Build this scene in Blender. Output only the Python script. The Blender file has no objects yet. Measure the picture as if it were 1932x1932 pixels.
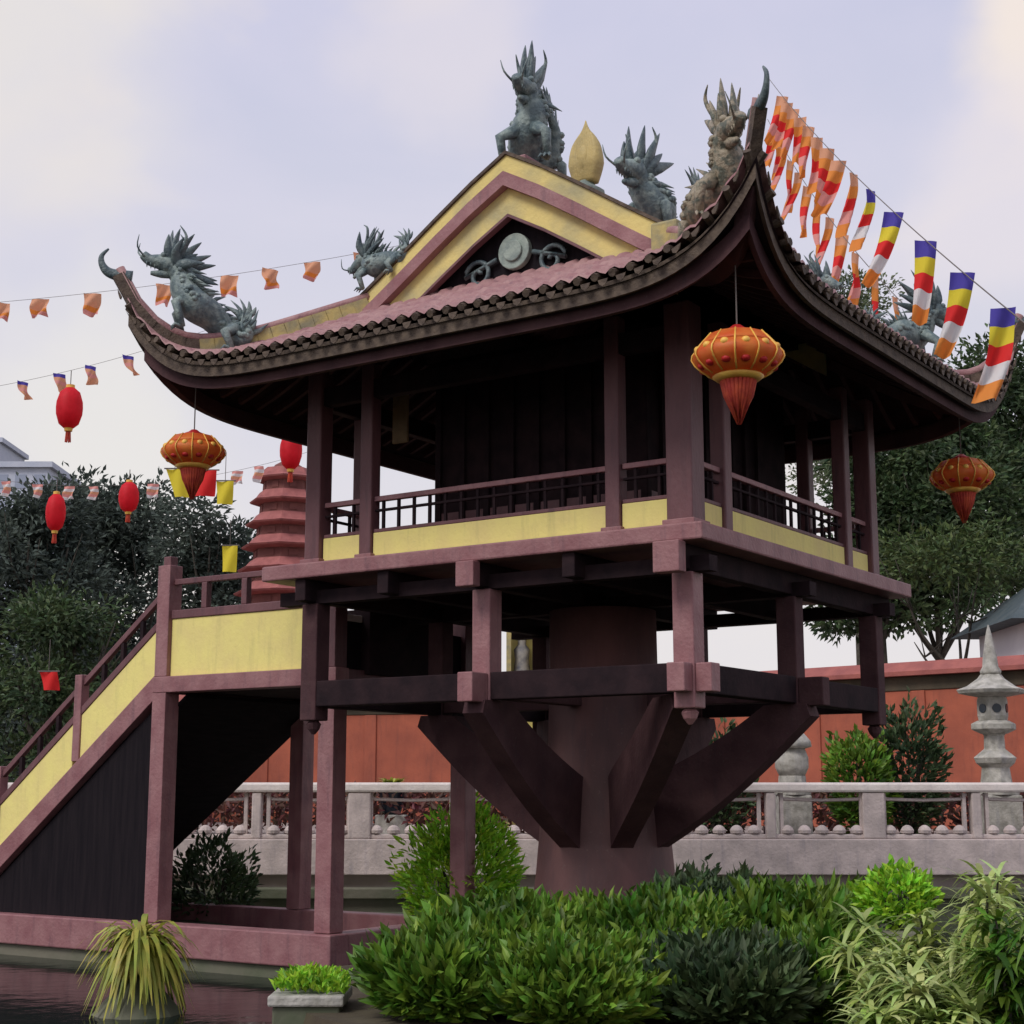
import bpy, bmesh, math, random
from mathutils import Vector, Matrix, noise
R = random.Random(7)
PI = math.pi
sc = bpy.context.scene
col = sc.collection

# ---------------------------------------------------------------- camera
F0 = 2957.0; HALF = 966.0; PITCH = math.radians(10.1); EYE = 2.0
cam_d = bpy.data.cameras.new('camera'); cam = bpy.data.objects.new('camera', cam_d); col.objects.link(cam)
cam_d.sensor_width = 36; cam_d.sensor_fit = 'HORIZONTAL'; cam_d.lens = 18 * F0 / HALF
cam_d.clip_start = 0.1; cam_d.clip_end = 3000
cam.location = (0, 0, EYE); cam.rotation_euler = (PI / 2 + PITCH, 0, 0)
sc.camera = cam

# ---------------------------------------------------------------- world
SUN_EL = math.radians(47); SUN_AZ = math.radians(226)       # azimuth measured clockwise from +Y (view direction)
w = bpy.data.worlds.new('World'); sc.world = w; w.use_nodes = True
nt = w.node_tree; N = nt.nodes; Lk = nt.links
for n in list(N): N.remove(n)
out = N.new('ShaderNodeOutputWorld'); bg = N.new('ShaderNodeBackground')
sky = N.new('ShaderNodeTexSky'); sky.sky_type = 'NISHITA'; sky.sun_disc = False
sky.sun_elevation = SUN_EL; sky.sun_rotation = SUN_AZ; sky.air_density = 1.5; sky.dust_density = 4
tc = N.new('ShaderNodeTexCoord')
mp = N.new('ShaderNodeMapping'); mp.inputs['Scale'].default_value = (1, 1, 2.4); mp.inputs['Location'].default_value = (0.35, 0.1, 0.2)
nz = N.new('ShaderNodeTexNoise'); nz.inputs['Scale'].default_value = 3.1; nz.inputs['Detail'].default_value = 5; nz.inputs['Roughness'].default_value = .5; nz.inputs['Distortion'].default_value = .4
cr = N.new('ShaderNodeValToRGB')
el = cr.color_ramp.elements
el[0].position = .36; el[0].color = (5.6, 5.75, 7.4, 1)
el[1].position = .68; el[1].color = (8.0, 7.3, 7.2, 1)
e = cr.color_ramp.elements.new(.54); e.color = (6.2, 6.15, 7.7, 1)
# brighten towards horizon (thin cloud lit from above)
sep = N.new('ShaderNodeSeparateXYZ'); mr = N.new('ShaderNodeMapRange')
mr.inputs['From Min'].default_value = .0; mr.inputs['From Max'].default_value = .46
mr.inputs['To Min'].default_value = 1.0; mr.inputs['To Max'].default_value = 0.0
mixh = N.new('ShaderNodeMix'); mixh.data_type = 'RGBA'; mixh.inputs['B'].default_value = (8.3, 7.9, 7.8, 1)
mixs = N.new('ShaderNodeMix'); mixs.data_type = 'RGBA'; mixs.inputs['Factor'].default_value = .93
Lk.new(tc.outputs['Generated'], mp.inputs['Vector']); Lk.new(mp.outputs[0], nz.inputs['Vector'])
Lk.new(nz.outputs['Fac'], cr.inputs['Fac']); Lk.new(tc.outputs['Generated'], sep.inputs[0]); Lk.new(sep.outputs['Z'], mr.inputs['Value'])
Lk.new(mr.outputs[0], mixh.inputs['Factor']); Lk.new(cr.outputs[0], mixh.inputs['A'])
prev = mixh.outputs['Result']
for (gx, gy, gr, gs, gc) in ((-.42, .55, .17, .8, (8.3, 7.8, 7.3, 1)), (.375, .54, .07, 1.0, (8.9, 7.9, 7.3, 1)), (-.27, .23, .10, .8, (8.3, 8.0, 7.6, 1)), (-.02, .50, .08, .5, (8.2, 7.5, 7.7, 1)), (.32, .40, .07, .6, (8.2, 7.5, 7.8, 1))):
    gv = Vector((gx, 1.0, gy)).normalized()      # thinner, warmer cloud in these directions
    vd = N.new('ShaderNodeVectorMath'); vd.operation = 'DISTANCE'; vd.inputs[1].default_value = gv
    nd = N.new('ShaderNodeTexNoise'); nd.inputs['Scale'].default_value = 5; nd.inputs['Detail'].default_value = 5
    ad = N.new('ShaderNodeMath'); ad.operation = 'MULTIPLY_ADD'; ad.inputs[1].default_value = .22
    m2 = N.new('ShaderNodeMapRange'); m2.interpolation_type = 'SMOOTHERSTEP'; m2.inputs['From Min'].default_value = gr * .3 + .11; m2.inputs['From Max'].default_value = gr + .13; m2.inputs['To Min'].default_value = gs; m2.inputs['To Max'].default_value = 0
    mg = N.new('ShaderNodeMix'); mg.data_type = 'RGBA'; mg.inputs['B'].default_value = gc
    Lk.new(tc.outputs['Generated'], vd.inputs[0]); Lk.new(tc.outputs['Generated'], nd.inputs['Vector'])
    Lk.new(nd.outputs['Fac'], ad.inputs[0]); Lk.new(vd.outputs['Value'], ad.inputs[2]); Lk.new(ad.outputs[0], m2.inputs['Value'])
    Lk.new(m2.outputs[0], mg.inputs['Factor']); Lk.new(prev, mg.inputs['A']); prev = mg.outputs['Result']
Lk.new(sky.outputs[0], mixs.inputs['A']); Lk.new(prev, mixs.inputs['B'])
Lk.new(mixs.outputs['Result'], bg.inputs['Color']); bg.inputs['Strength'].default_value = .088
Lk.new(bg.outputs[0], out.inputs['Surface'])

sd = bpy.data.lights.new('sun', 'SUN'); sd.energy = 1.5; sd.angle = math.radians(22); sd.color = (1, .96, .9)
so = bpy.data.objects.new('sun', sd); col.objects.link(so)
sv = Vector((math.sin(SUN_AZ) * math.cos(SUN_EL), math.cos(SUN_AZ) * math.cos(SUN_EL), math.sin(SUN_EL)))
so.rotation_euler = sv.to_track_quat('Z', 'Y').to_euler(); so.location = (0, -5, 30)

sc.view_settings.view_transform = 'Standard'; sc.view_settings.look = 'None'
sc.view_settings.exposure = 0.27; sc.view_settings.gamma = 1
sc.cycles.max_bounces = 6; sc.cycles.diffuse_bounces = 3; sc.cycles.transparent_max_bounces = 6

# ---------------------------------------------------------------- frames
def ray(x, y):
    v = HALF - y
    return (x - HALF, F0 * math.cos(PITCH) - v * math.sin(PITCH), F0 * math.sin(PITCH) + v * math.cos(PITCH))
def at(x, y, d):            # a world point seen at view pixel (1932 wide), d metres away along the view azimuth
    r = ray(x, y); t = d / r[1]
    return Vector((r[0] * t, d, EYE + r[2] * t))
U2 = (-0.828, 0.5606); W2 = (0.5606, 0.828); C0 = (1.7935, 15.9); ROT = math.atan2(W2[1], W2[0])
def P(u, w_, z): return Vector((w_, u, z))      # pagoda frame: local x runs along w, local y along u
def PW(u, w_, z): return Vector((C0[0] + u * U2[0] + w_ * W2[0], C0[1] + u * U2[1] + w_ * W2[1], z))

# ---------------------------------------------------------------- materials
MATS = {}
def mat(name, c, rough=.6, c2=None, scale=3, bump=0, bscale=30, spec=.4, island=0, detail=5, contrast=(.35, .65), sss=0, stretch=None, metal=0, grime=0):
    m = bpy.data.materials.new(name); m.use_nodes = True; t = m.node_tree; n = t.nodes; l = t.links
    b = n['Principled BSDF']; b.inputs['Roughness'].default_value = rough; b.inputs['Specular IOR Level'].default_value = spec
    b.inputs['Metallic'].default_value = metal
    b.inputs['Base Color'].default_value = (*c, 1)
    tcn = n.new('ShaderNodeTexCoord'); src = tcn.outputs['Object']
    if stretch:
        mpn = n.new('ShaderNodeMapping'); mpn.inputs['Scale'].default_value = stretch; l.new(src, mpn.inputs[0]); src = mpn.outputs[0]
    last = None
    if c2:
        nn = n.new('ShaderNodeTexNoise'); nn.inputs['Scale'].default_value = scale; nn.inputs['Detail'].default_value = detail
        l.new(src, nn.inputs['Vector'])
        r = n.new('ShaderNodeMapRange'); r.inputs['From Min'].default_value = contrast[0]; r.inputs['From Max'].default_value = contrast[1]
        l.new(nn.outputs['Fac'], r.inputs['Value'])
        mx = n.new('ShaderNodeMix'); mx.data_type = 'RGBA'; mx.inputs['A'].default_value = (*c, 1); mx.inputs['B'].default_value = (*c2, 1)
        l.new(r.outputs[0], mx.inputs['Factor']); last = mx.outputs['Result']
    if grime:
        mp3 = n.new('ShaderNodeMapping'); mp3.inputs['Scale'].default_value = (5, 5, .7); l.new(tcn.outputs['Object'], mp3.inputs[0])
        n3 = n.new('ShaderNodeTexNoise'); n3.inputs['Scale'].default_value = 1.6; n3.inputs['Detail'].default_value = 8; n3.inputs['Roughness'].default_value = .68; l.new(mp3.outputs[0], n3.inputs['Vector'])
        r3 = n.new('ShaderNodeMapRange'); r3.inputs['From Min'].default_value = .52; r3.inputs['From Max'].default_value = .74; r3.inputs['To Max'].default_value = grime; l.new(n3.outputs['Fac'], r3.inputs['Value'])
        m3 = n.new('ShaderNodeMix'); m3.data_type = 'RGBA'; m3.inputs['B'].default_value = (c[0] * .35 + .015, c[1] * .38 + .015, c[2] * .5 + .015, 1)
        l.new(r3.outputs[0], m3.inputs['Factor'])
        if last: l.new(last, m3.inputs['A'])
        else: m3.inputs['A'].default_value = (*c, 1)
        last = m3.outputs['Result']
        n4 = n.new('ShaderNodeTexNoise'); n4.inputs['Scale'].default_value = 26; n4.inputs['Detail'].default_value = 3; l.new(tcn.outputs['Object'], n4.inputs['Vector'])
        r4 = n.new('ShaderNodeMapRange'); r4.inputs['From Min'].default_value = .66; r4.inputs['From Max'].default_value = .70; r4.inputs['To Max'].default_value = min(.8, grime * .8); l.new(n4.outputs['Fac'], r4.inputs['Value'])
        m4 = n.new('ShaderNodeMix'); m4.data_type = 'RGBA'; m4.inputs['B'].default_value = (c[0] * .6 + .06, c[1] * .6 + .06, c[2] * .6 + .05, 1); l.new(r4.outputs[0], m4.inputs['Factor']); l.new(last, m4.inputs['A']); last = m4.outputs['Result']
    if island:
        g = n.new('ShaderNodeNewGeometry'); hs = n.new('ShaderNodeHueSaturation')
        r2 = n.new('ShaderNodeMapRange'); r2.inputs['To Min'].default_value = 1 - island; r2.inputs['To Max'].default_value = 1 + island
        l.new(g.outputs['Random Per Island'], r2.inputs['Value']); l.new(r2.outputs[0], hs.inputs['Value'])
        wn = n.new('ShaderNodeTexWhiteNoise'); wn.noise_dimensions = '1D'; l.new(g.outputs['Random Per Island'], wn.inputs['W']); r5 = n.new('ShaderNodeMapRange'); r5.inputs['To Min'].default_value = .465; r5.inputs['To Max'].default_value = .52; l.new(wn.outputs['Value'], r5.inputs['Value']); l.new(r5.outputs[0], hs.inputs['Hue'])
        if last: l.new(last, hs.inputs['Color'])
        else: hs.inputs['Color'].default_value = (*c, 1)
        last = hs.outputs['Color']
    if last: l.new(last, b.inputs['Base Color'])
    if bump:
        nb = n.new('ShaderNodeTexNoise'); nb.inputs['Scale'].default_value = bscale; nb.inputs['Detail'].default_value = 6
        l.new(src, nb.inputs['Vector']); bp = n.new('ShaderNodeBump'); bp.inputs['Strength'].default_value = bump; bp.inputs['Distance'].default_value = .02
        l.new(nb.outputs['Fac'], bp.inputs['Height']); l.new(bp.outputs[0], b.inputs['Normal'])
    if sss:
        tr = n.new('ShaderNodeBsdfTranslucent'); ms = n.new('ShaderNodeMixShader'); ms.inputs[0].default_value = sss
        if last: l.new(last, tr.inputs['Color'])
        else: tr.inputs['Color'].default_value = (*c, 1)
        l.new(b.outputs[0], ms.inputs[1]); l.new(tr.outputs[0], ms.inputs[2]); l.new(ms.outputs[0], n['Material Output'].inputs['Surface'])
    MATS[name] = m
    return m
M_wood = mat('maroon_paint', (.13, .052, .060), .5, (.18, .08, .088), 2.2, .35, 25, stretch=(1, 1, .5), grime=.6)
M_wood2 = mat('maroon_post', (.25, .105, .115), .5, (.33, .165, .17), 3, .4, 22, grime=.6)
M_dark = mat('shade_dark_wood', (.018, .011, .014), .8, (.032, .018, .021), 4, .3, 20, spec=.12)  # near-black wood: shade of interior, eaves and platform underside put into the colour
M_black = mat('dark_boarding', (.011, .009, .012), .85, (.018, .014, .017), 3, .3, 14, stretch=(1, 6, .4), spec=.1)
M_yel = mat('yellow_plaster', (.87, .76, .26), .7, (.78, .64, .26), 2.5, .25, 18, contrast=(.4, .8), grime=.28)
M_yelold = mat('weathered_yellow', (.5, .40, .15), .75, (.26, .24, .15), 5, .4, 20)
M_yelmid = mat('faded_yellow', (.74, .60, .22), .75, (.42, .38, .21), 2.2, .4, 20, contrast=(.4, .72))
M_brk = mat('shade_dark_maroon', (.060, .028, .032), .75, (.09, .045, .048), 3, .4, 20, spec=.15, grime=.5)  # darker copy of the maroon, with under-platform and eave shade painted in
M_board = mat('amber_board', (.30, .20, .10), .6, (.22, .15, .08), 6)
M_tile = mat('roof_tile', (.29, .14, .145), .55, (.38, .22, .21), 4, .5, 30, grime=.6)
M_tile2 = mat('tile_edge', (.06, .04, .03), .7, (.12, .085, .06), 9, .6, 30)
M_dragon = mat('verdigris_ceramic', (.11, .155, .165), .5, (.25, .31, .29), 9, .9, 24, contrast=(.42, .62), grime=.7)
M_dragon2 = mat('dark_ceramic', (.055, .085, .10), .42, (.13, .17, .17), 9, .8, 24)
M_scale = mat('mosaic_ceramic', (.33, .28, .2), .5, (.12, .13, .1), 14, .9, 30, contrast=(.45, .6))
M_gold = mat('gilt', (.55, .42, .16), .6, (.42, .33, .14), 6, .5, 20)
M_pale = mat('pale_ceramic', (.32, .38, .33), .5, (.2, .25, .23), 8, .5, 30)
M_pillar = mat('pillar_plaster', (.16, .072, .068), .6, (.09, .045, .045), 1.6, .4, 12, stretch=(1, 1, .5), grime=.6)
M_stone = mat('pale_stone', (.66, .56, .53), .8, (.48, .41, .39), 3, .5, 20, grime=.5)
M_rail = mat('pinkish_stone', (.86, .79, .74), .8, (.72, .64, .60), 2, .4, 20, grime=.3)
M_stone2 = mat('mossy_stone', (.17, .16, .12), .85, (.10, .115, .07), 1.3, .5, 10)
M_stone3 = mat('lantern_stone', (.52, .50, .45), .85, (.3, .29, .25), 7, .6, 25, grime=.5)
M_pave = mat('terrace_paving', (.33, .28, .25), .85, (.24, .2, .18), 1.5, .3, 8)
M_soil = mat('soil', (.06, .045, .03), .95, (.09, .075, .045), 2, .8, 8)
M_grass = mat('grass', (.05, .10, .02), .9, (.09, .15, .03), 3, .8, 20)
M_wall = mat('red_render', (.42, .115, .065), .85, (.29, .08, .05), 1.1, .4, 9, grime=.45)
M_wallcap = mat('red_coping_tile', (.36, .11, .09), .7, (.27, .08, .07), 3, .5, 15)
M_wallband = mat('dark_band', (.05, .045, .03), .8, (.09, .07, .045), 2, .3, 15)
M_brick = mat('tower_brick', (.38, .13, .12), .8, (.28, .09, .085), 4, .4, 20, grime=.4)
M_brickd = mat('shade_dark_brick', (.15, .05, .045), .8, (.2, .07, .06), 4, .4, 20)  # darkened brick, painting in the shadow under each cornice
M_leaf_dk = mat('leaf_dark', (.032, .062, .028), .55, (.07, .115, .04), .9, sss=.2, island=.45)
M_leaf_bl = mat('leaf_blue_dark_hazed', (.058, .082, .072), .7, (.085, .11, .088), .5, sss=.15, island=.4)  # dark bluish leaf, lightened and greyed so the colour carries haze
M_leaf = mat('leaf_mid', (.055, .14, .012), .5, (.17, .31, .035), 1.3, sss=.22, island=.5)
M_leaf_tr = mat('leaf_tree_green', (.05, .085, .025), .6, (.085, .13, .04), 1.2, sss=.2, island=.5)
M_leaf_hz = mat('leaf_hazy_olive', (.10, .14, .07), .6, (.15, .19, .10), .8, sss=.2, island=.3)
M_leaf_br = mat('leaf_bright', (.22, .50, .025), .5, (.34, .60, .05), 2, sss=.28, island=.4)
M_leaf_pale = mat('leaf_pale', (.25, .38, .07), .45, (.50, .58, .24), 3, sss=.25, island=.4)
M_leaf_yel = mat('leaf_yellow', (.45, .42, .07), .5, (.28, .36, .06), 6, sss=.25, island=.3)
M_leaf_red = mat('leaf_maroon', (.14, .035, .03), .6, (.08, .05, .03), 3, sss=.15, island=.4)
M_bark = mat('bark', (.045, .04, .032), .9, (.08, .07, .055), 8, .8, 14)
M_string = mat('string', (.15, .13, .12), .8)
M_lant_o = mat('orange_silk', (.95, .30, .06), .5, (.88, .16, .04), 6, sss=.45)
M_lant_g = mat('lantern_gold', (.90, .55, .10), .45, (.75, .38, .07), 8)
M_lant_d = mat('crimson_silk', (.60, .03, .03), .5, sss=.3)
M_tassel = mat('tassel_silk', (.78, .14, .06), .7, (.55, .06, .05), 12, sss=.35)
M_red = mat('red_lantern_silk', (.86, .025, .05), .6, (.72, .015, .03), 5, sss=.5)
FC = {}
for k, c in dict(blue=(.09, .07, .42), yellow=(.82, .68, .05), red=(.80, .03, .03), white=(.8, .78, .78), orange=(.85, .30, .06), faded=(.80, .40, .24), pink=(.82, .36, .32)).items():
    FC[k] = mat('flag_' + k, c, .8, sss=.35)
FL = [FC['blue'], FC['yellow'], FC['red'], FC['white'], FC['orange']]
M_farwall = mat('far_wall', (.46, .50, .60), .8, (.52, .55, .64), 1)  # wall colour paled to stand in for haze
M_farwin = mat('far_window', (.30, .34, .44), .3)  # low-contrast pane colour with the same haze painted in
M_white = mat('white_render', (.72, .70, .72), .8, (.62, .6, .63), 1)
M_slate = mat('slate_roof', (.05, .075, .085), .7, (.085, .105, .11), 3, .4, 10)
M_pot = mat('glazed_pot', (.02, .03, .045), .2)
M_bull = mat('statue_paint', (.30, .28, .24), .6, (.1, .1, .12), 6)

# water
def water_mat():
    m = bpy.data.materials.new('pond_water'); m.use_nodes = True; t = m.node_tree; n = t.nodes; l = t.links
    b = n['Principled BSDF']; b.inputs['Base Color'].default_value = (.006, .012, .010, 1); b.inputs['Roughness'].default_value = .08
    b.inputs['IOR'].default_value = 1.33; b.inputs['Specular IOR Level'].default_value = .22
    tcn = n.new('ShaderNodeTexCoord'); nb = n.new('ShaderNodeTexNoise'); nb.inputs['Scale'].default_value = 3.5; nb.inputs['Detail'].default_value = 3
    bp = n.new('ShaderNodeBump'); bp.inputs['Strength'].default_value = .25; bp.inputs['Distance'].default_value = .02
    l.new(tcn.outputs['Object'], nb.inputs['Vector']); l.new(nb.outputs['Fac'], bp.inputs['Height']); l.new(bp.outputs[0], b.inputs['Normal'])
    return m
M_water = water_mat()

# ---------------------------------------------------------------- helpers
class MB:
    rich = False
    def __init__(s): s.bm = bmesh.new(); s.mi = 0
    def face(s, vs):
        try:
            f = s.bm.faces.new(vs); f.material_index = s.mi; return f
        except ValueError: return None
    def box(s, a, b):
        a = Vector(a); b = Vector(b)
        v = [s.bm.verts.new((x, y, z)) for x in (a.x, b.x) for y in (a.y, b.y) for z in (a.z, b.z)]
        for q in ((0, 1, 3, 2), (4, 6, 7, 5), (0, 4, 5, 1), (2, 3, 7, 6), (0, 2, 6, 4), (1, 5, 7, 3)): s.face([v[i] for i in q])
        return s
    def beam(s, p, q, wd, ht, up=(0, 0, 1)):
        p = Vector(p); q = Vector(q); d = (q - p).normalized(); up = Vector(up)
        sd_ = d.cross(up)
        if sd_.length < 1e-4: sd_ = Vector((1, 0, 0))
        sd_.normalize(); u2 = sd_.cross(d).normalized()
        v = [s.bm.verts.new(o + sd_ * i * wd / 2 + u2 * j * ht / 2) for o in (p, q) for i, j in ((-1, -1), (1, -1), (1, 1), (-1, 1))]
        for k in ((3, 2, 1, 0), (4, 5, 6, 7)): s.face([v[i] for i in k])
        for i in range(4):
            j = (i + 1) % 4; s.face([v[i], v[j], v[j + 4], v[i + 4]])
        return s
    def tube(s, pts, rad, n=8, flat=1.0, side=None, cap=True):
        pts = [Vector(p) for p in pts]; rings = []
        if not hasattr(rad, '__len__'): rad = [rad] * len(pts)
        prev = None
        for i, p in enumerate(pts):
            d = (pts[min(i + 1, len(pts) - 1)] - pts[max(i - 1, 0)]).normalized()
            if prev is None:
                ref = Vector(side) if side else (Vector((0, 0, 1)) if abs(d.z) < .9 else Vector((1, 0, 0)))
                a = (ref - d * ref.dot(d)).normalized()
            else:
                a = (prev - d * prev.dot(d)); a = a.normalized() if a.length > 1e-5 else prev
            prev = a; b = d.cross(a)
            rings.append([s.bm.verts.new(p + a * math.cos(2 * PI * k / n) * rad[i] + b * math.sin(2 * PI * k / n) * rad[i] * flat) for k in range(n)])
        for r0, r1 in zip(rings, rings[1:]):
            for k in range(n): s.face([r0[k], r0[(k + 1) % n], r1[(k + 1) % n], r1[k]])
        if cap:
            s.face(rings[0][::-1]); s.face(rings[-1])
        return s
    def lathe(s, prof, c=(0, 0, 0), n=16, lobe=0, lobes=8):
        c = Vector(c); rings = []
        for r, z in prof:
            rings.append([s.bm.verts.new(c + Vector((math.cos(2 * PI * k / n) * r * (1 + lobe * abs(math.cos(lobes * PI * k / n))), math.sin(2 * PI * k / n) * r * (1 + lobe * abs(math.cos(lobes * PI * k / n))), z))) for k in range(n)])
        for r0, r1 in zip(rings, rings[1:]):
            for k in range(n): s.face([r0[k], r0[(k + 1) % n], r1[(k + 1) % n], r1[k]])
        s.face(rings[0][::-1]); s.face(rings[-1])
        return s
    def prism(s, poly, off):
        off = Vector(off); a = [s.bm.verts.new(p) for p in poly]; b = [s.bm.verts.new(Vector(p) + off) for p in poly]
        s.face(a[::-1]); s.face(b)
        for i in range(len(a)):
            j = (i + 1) % len(a); s.face([a[i], a[j], b[j], b[i]])
        return s
    def grid(s, rows):
        vs = [[s.bm.verts.new(p) for p in r] for r in rows]
        for r0, r1 in zip(vs, vs[1:]):
            for k in range(len(r0) - 1): s.face([r0[k], r0[k + 1], r1[k + 1], r1[k]])
        return s
    def ell(s, c, r, nu=10, nv=7, rot=None):
        c = Vector(c); rings = []
        for j in range(nv + 1):
            ph = -PI / 2 + PI * (j + .001) / (nv + .002)
            ring = []
            for k in range(nu):
                v = Vector((math.cos(ph) * math.cos(2 * PI * k / nu) * r[0], math.cos(ph) * math.sin(2 * PI * k / nu) * r[1], math.sin(ph) * r[2]))
                if rot is not None: v = rot @ v
                ring.append(s.bm.verts.new(c + v))
            rings.append(ring)
        for r0, r1 in zip(rings, rings[1:]):
            for k in range(nu): s.face([r0[k], r0[(k + 1) % nu], r1[(k + 1) % nu], r1[k]])
        return s
    def leaf(s, p, d, nrm, ln, wd, bend=.25):
        # a pointed leaf of four triangles folded along its rib
        d = d.normalized(); sdv = d.cross(nrm)
        if sdv.length < 1e-4: return
        sdv.normalize(); up = sdv.cross(d)
        v0 = s.bm.verts.new(p); v2 = s.bm.verts.new(p + d * ln - up * ln * bend)
        if not s.rich:
            v1 = s.bm.verts.new(p + d * ln * .45 + sdv * wd * .5 + up * ln * .06); v3 = s.bm.verts.new(p + d * ln * .45 - sdv * wd * .5 + up * ln * .06)
            s.face([v0, v1, v2, v3]); return
        c1 = s.bm.verts.new(p + d * ln * .5 - up * ln * bend * .12)
        l1 = s.bm.verts.new(p + d * ln * .28 + sdv * wd * .46 + up * wd * .16); r1 = s.bm.verts.new(p + d * ln * .28 - sdv * wd * .46 + up * wd * .16)
        l2 = s.bm.verts.new(p + d * ln * .64 + sdv * wd * .42 + up * (wd * .12 - ln * bend * .3)); r2 = s.bm.verts.new(p + d * ln * .64 - sdv * wd * .42 + up * (wd * .12 - ln * bend * .3))
        for q in ((v0, l1, c1), (v0, c1, r1), (c1, l1, l2), (c1, r2, r1), (c1, l2, v2), (c1, v2, r2)): s.face(q)
    def blade(s, p, d, up, ln, wd, droop, n=5):
        # a long arching strap leaf
        rows = []; d = d.normalized(); sdv = d.cross(Vector((0, 0, 1)))
        if sdv.length < 1e-3: sdv = Vector((1, 0, 0))
        sdv.normalize()
        for i in range(n + 1):
            t = i / n; q = p + d * ln * t * .75 + Vector((0, 0, 1)) * (up * ln * t - droop * ln * t * t)
            ww = wd * (math.sin(PI * (t * .82 + .14)) if i < n else .05) * .5
            rows.append([q - sdv * ww, q + sdv * ww])
        s.grid(rows)
    def build(s, name, m, parent=None, smooth=False, bevel=0, recalc=True):
        if recalc: bmesh.ops.recalc_face_normals(s.bm, faces=s.bm.faces)
        me = bpy.data.meshes.new(name); s.bm.to_mesh(me); s.bm.free()
        for mm in (m if isinstance(m, list) else [m]): me.materials.append(mm)
        if smooth:
            for p in me.polygons: p.use_smooth = True
        o = bpy.data.objects.new(name, me); col.objects.link(o)
        if parent: o.parent = parent
        if bevel:
            b = o.modifiers.new('bevel', 'BEVEL'); b.width = bevel; b.segments = 2; b.limit_method = 'ANGLE'; b.angle_limit = math.radians(40)
        return o
def thing(name, label, cat, loc=(0, 0, 0), rz=0, group=None):
    o = bpy.data.objects.new(name, None); col.objects.link(o); o.empty_display_size = .3
    o.location = loc; o.rotation_euler = (0, 0, rz); o['label'] = label; o['category'] = cat
    if group: o['group'] = group
    return o
def tag(o, label, cat, group=None):
    o['label'] = label; o['category'] = cat
    if group: o['group'] = group
    return o
def struct(o, kind='structure', label=None):
    o['kind'] = kind
    return o
def lerp(a, b, t): return a + (b - a) * t
def spline(pts, k=5):
    pts = [Vector(p) for p in pts]; o = []
    for i in range(len(pts) - 1):
        p0 = pts[max(i - 1, 0)]; p1 = pts[i]; p2 = pts[i + 1]; p3 = pts[min(i + 2, len(pts) - 1)]
        for j in range(k):
            t = j / k
            o.append(.5 * ((2 * p1) + (p2 - p0) * t + (2 * p0 - 5 * p1 + 4 * p2 - p3) * t * t + (3 * p1 - p0 - 3 * p2 + p3) * t ** 3))
    o.append(pts[-1]); return o
def rsp(rs, k=5):
    o = []
    for a, b in zip(rs, rs[1:]):
        for j in range(k): o.append(lerp(a, b, j / k))
    o.append(rs[-1]); return o

# ================================================================ SETTING
WATER = -.32
b = MB(); b.grid([[(x * 60, y * 60, -.9) for x in range(-30, 31)] for y in range(-5, 41)])
struct(b.build('ground', M_soil))
b = MB(); b.box((-45, -6, -.8), (45, 26.9, WATER)); struct(b.build('water', M_water))
# island around the pillar, an irregular low bed
def blob(cx, cy, rx, ry, z0, z1, seed, n=40, rough=.1):
    top = []; bot = []
    for k in range(n):
        a = 2 * PI * k / n; rr = 1 + rough * noise.noise(Vector((math.cos(a) * 1.7 + seed, math.sin(a) * 1.7, seed)))* 2
        top.append(Vector((cx + math.cos(a) * rx * rr, cy + math.sin(a) * ry * rr, z1)))
        bot.append(Vector((cx + math.cos(a) * rx * rr * 1.04, cy + math.sin(a) * ry * rr * 1.04, z0)))
    return top, bot
top, bot = blob(2.6, 16.6, 5.0, 4.6, -.75, 0, 3)
b = MB(); tv = [b.bm.verts.new(p) for p in top]; bv = [b.bm.verts.new(p) for p in bot]; b.face(tv)
for i in range(len(tv)): b.face([tv[i], bv[i], bv[(i + 1) % len(tv)], tv[(i + 1) % len(tv)]])
struct(b.build('island_ground', M_soil))
# terrace beyond the pond: retaining wall with ledge
TY = 28.0; TZ = 1.15
b = MB()
b.box((-40, TY, -.8), (40, TY + 60, .30)); struct(b.build('lower_terrace', M_stone2))
b = MB(); b.box((-40, TY + .35, .302), (40, TY + 59, TZ)); struct(b.build('terrace', M_pave))
b = MB(); b.box((-40, TY - .12, .16), (40, TY + .349, .34)); struct(b.build('terrace_ledge', M_stone2, bevel=.02))

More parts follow.
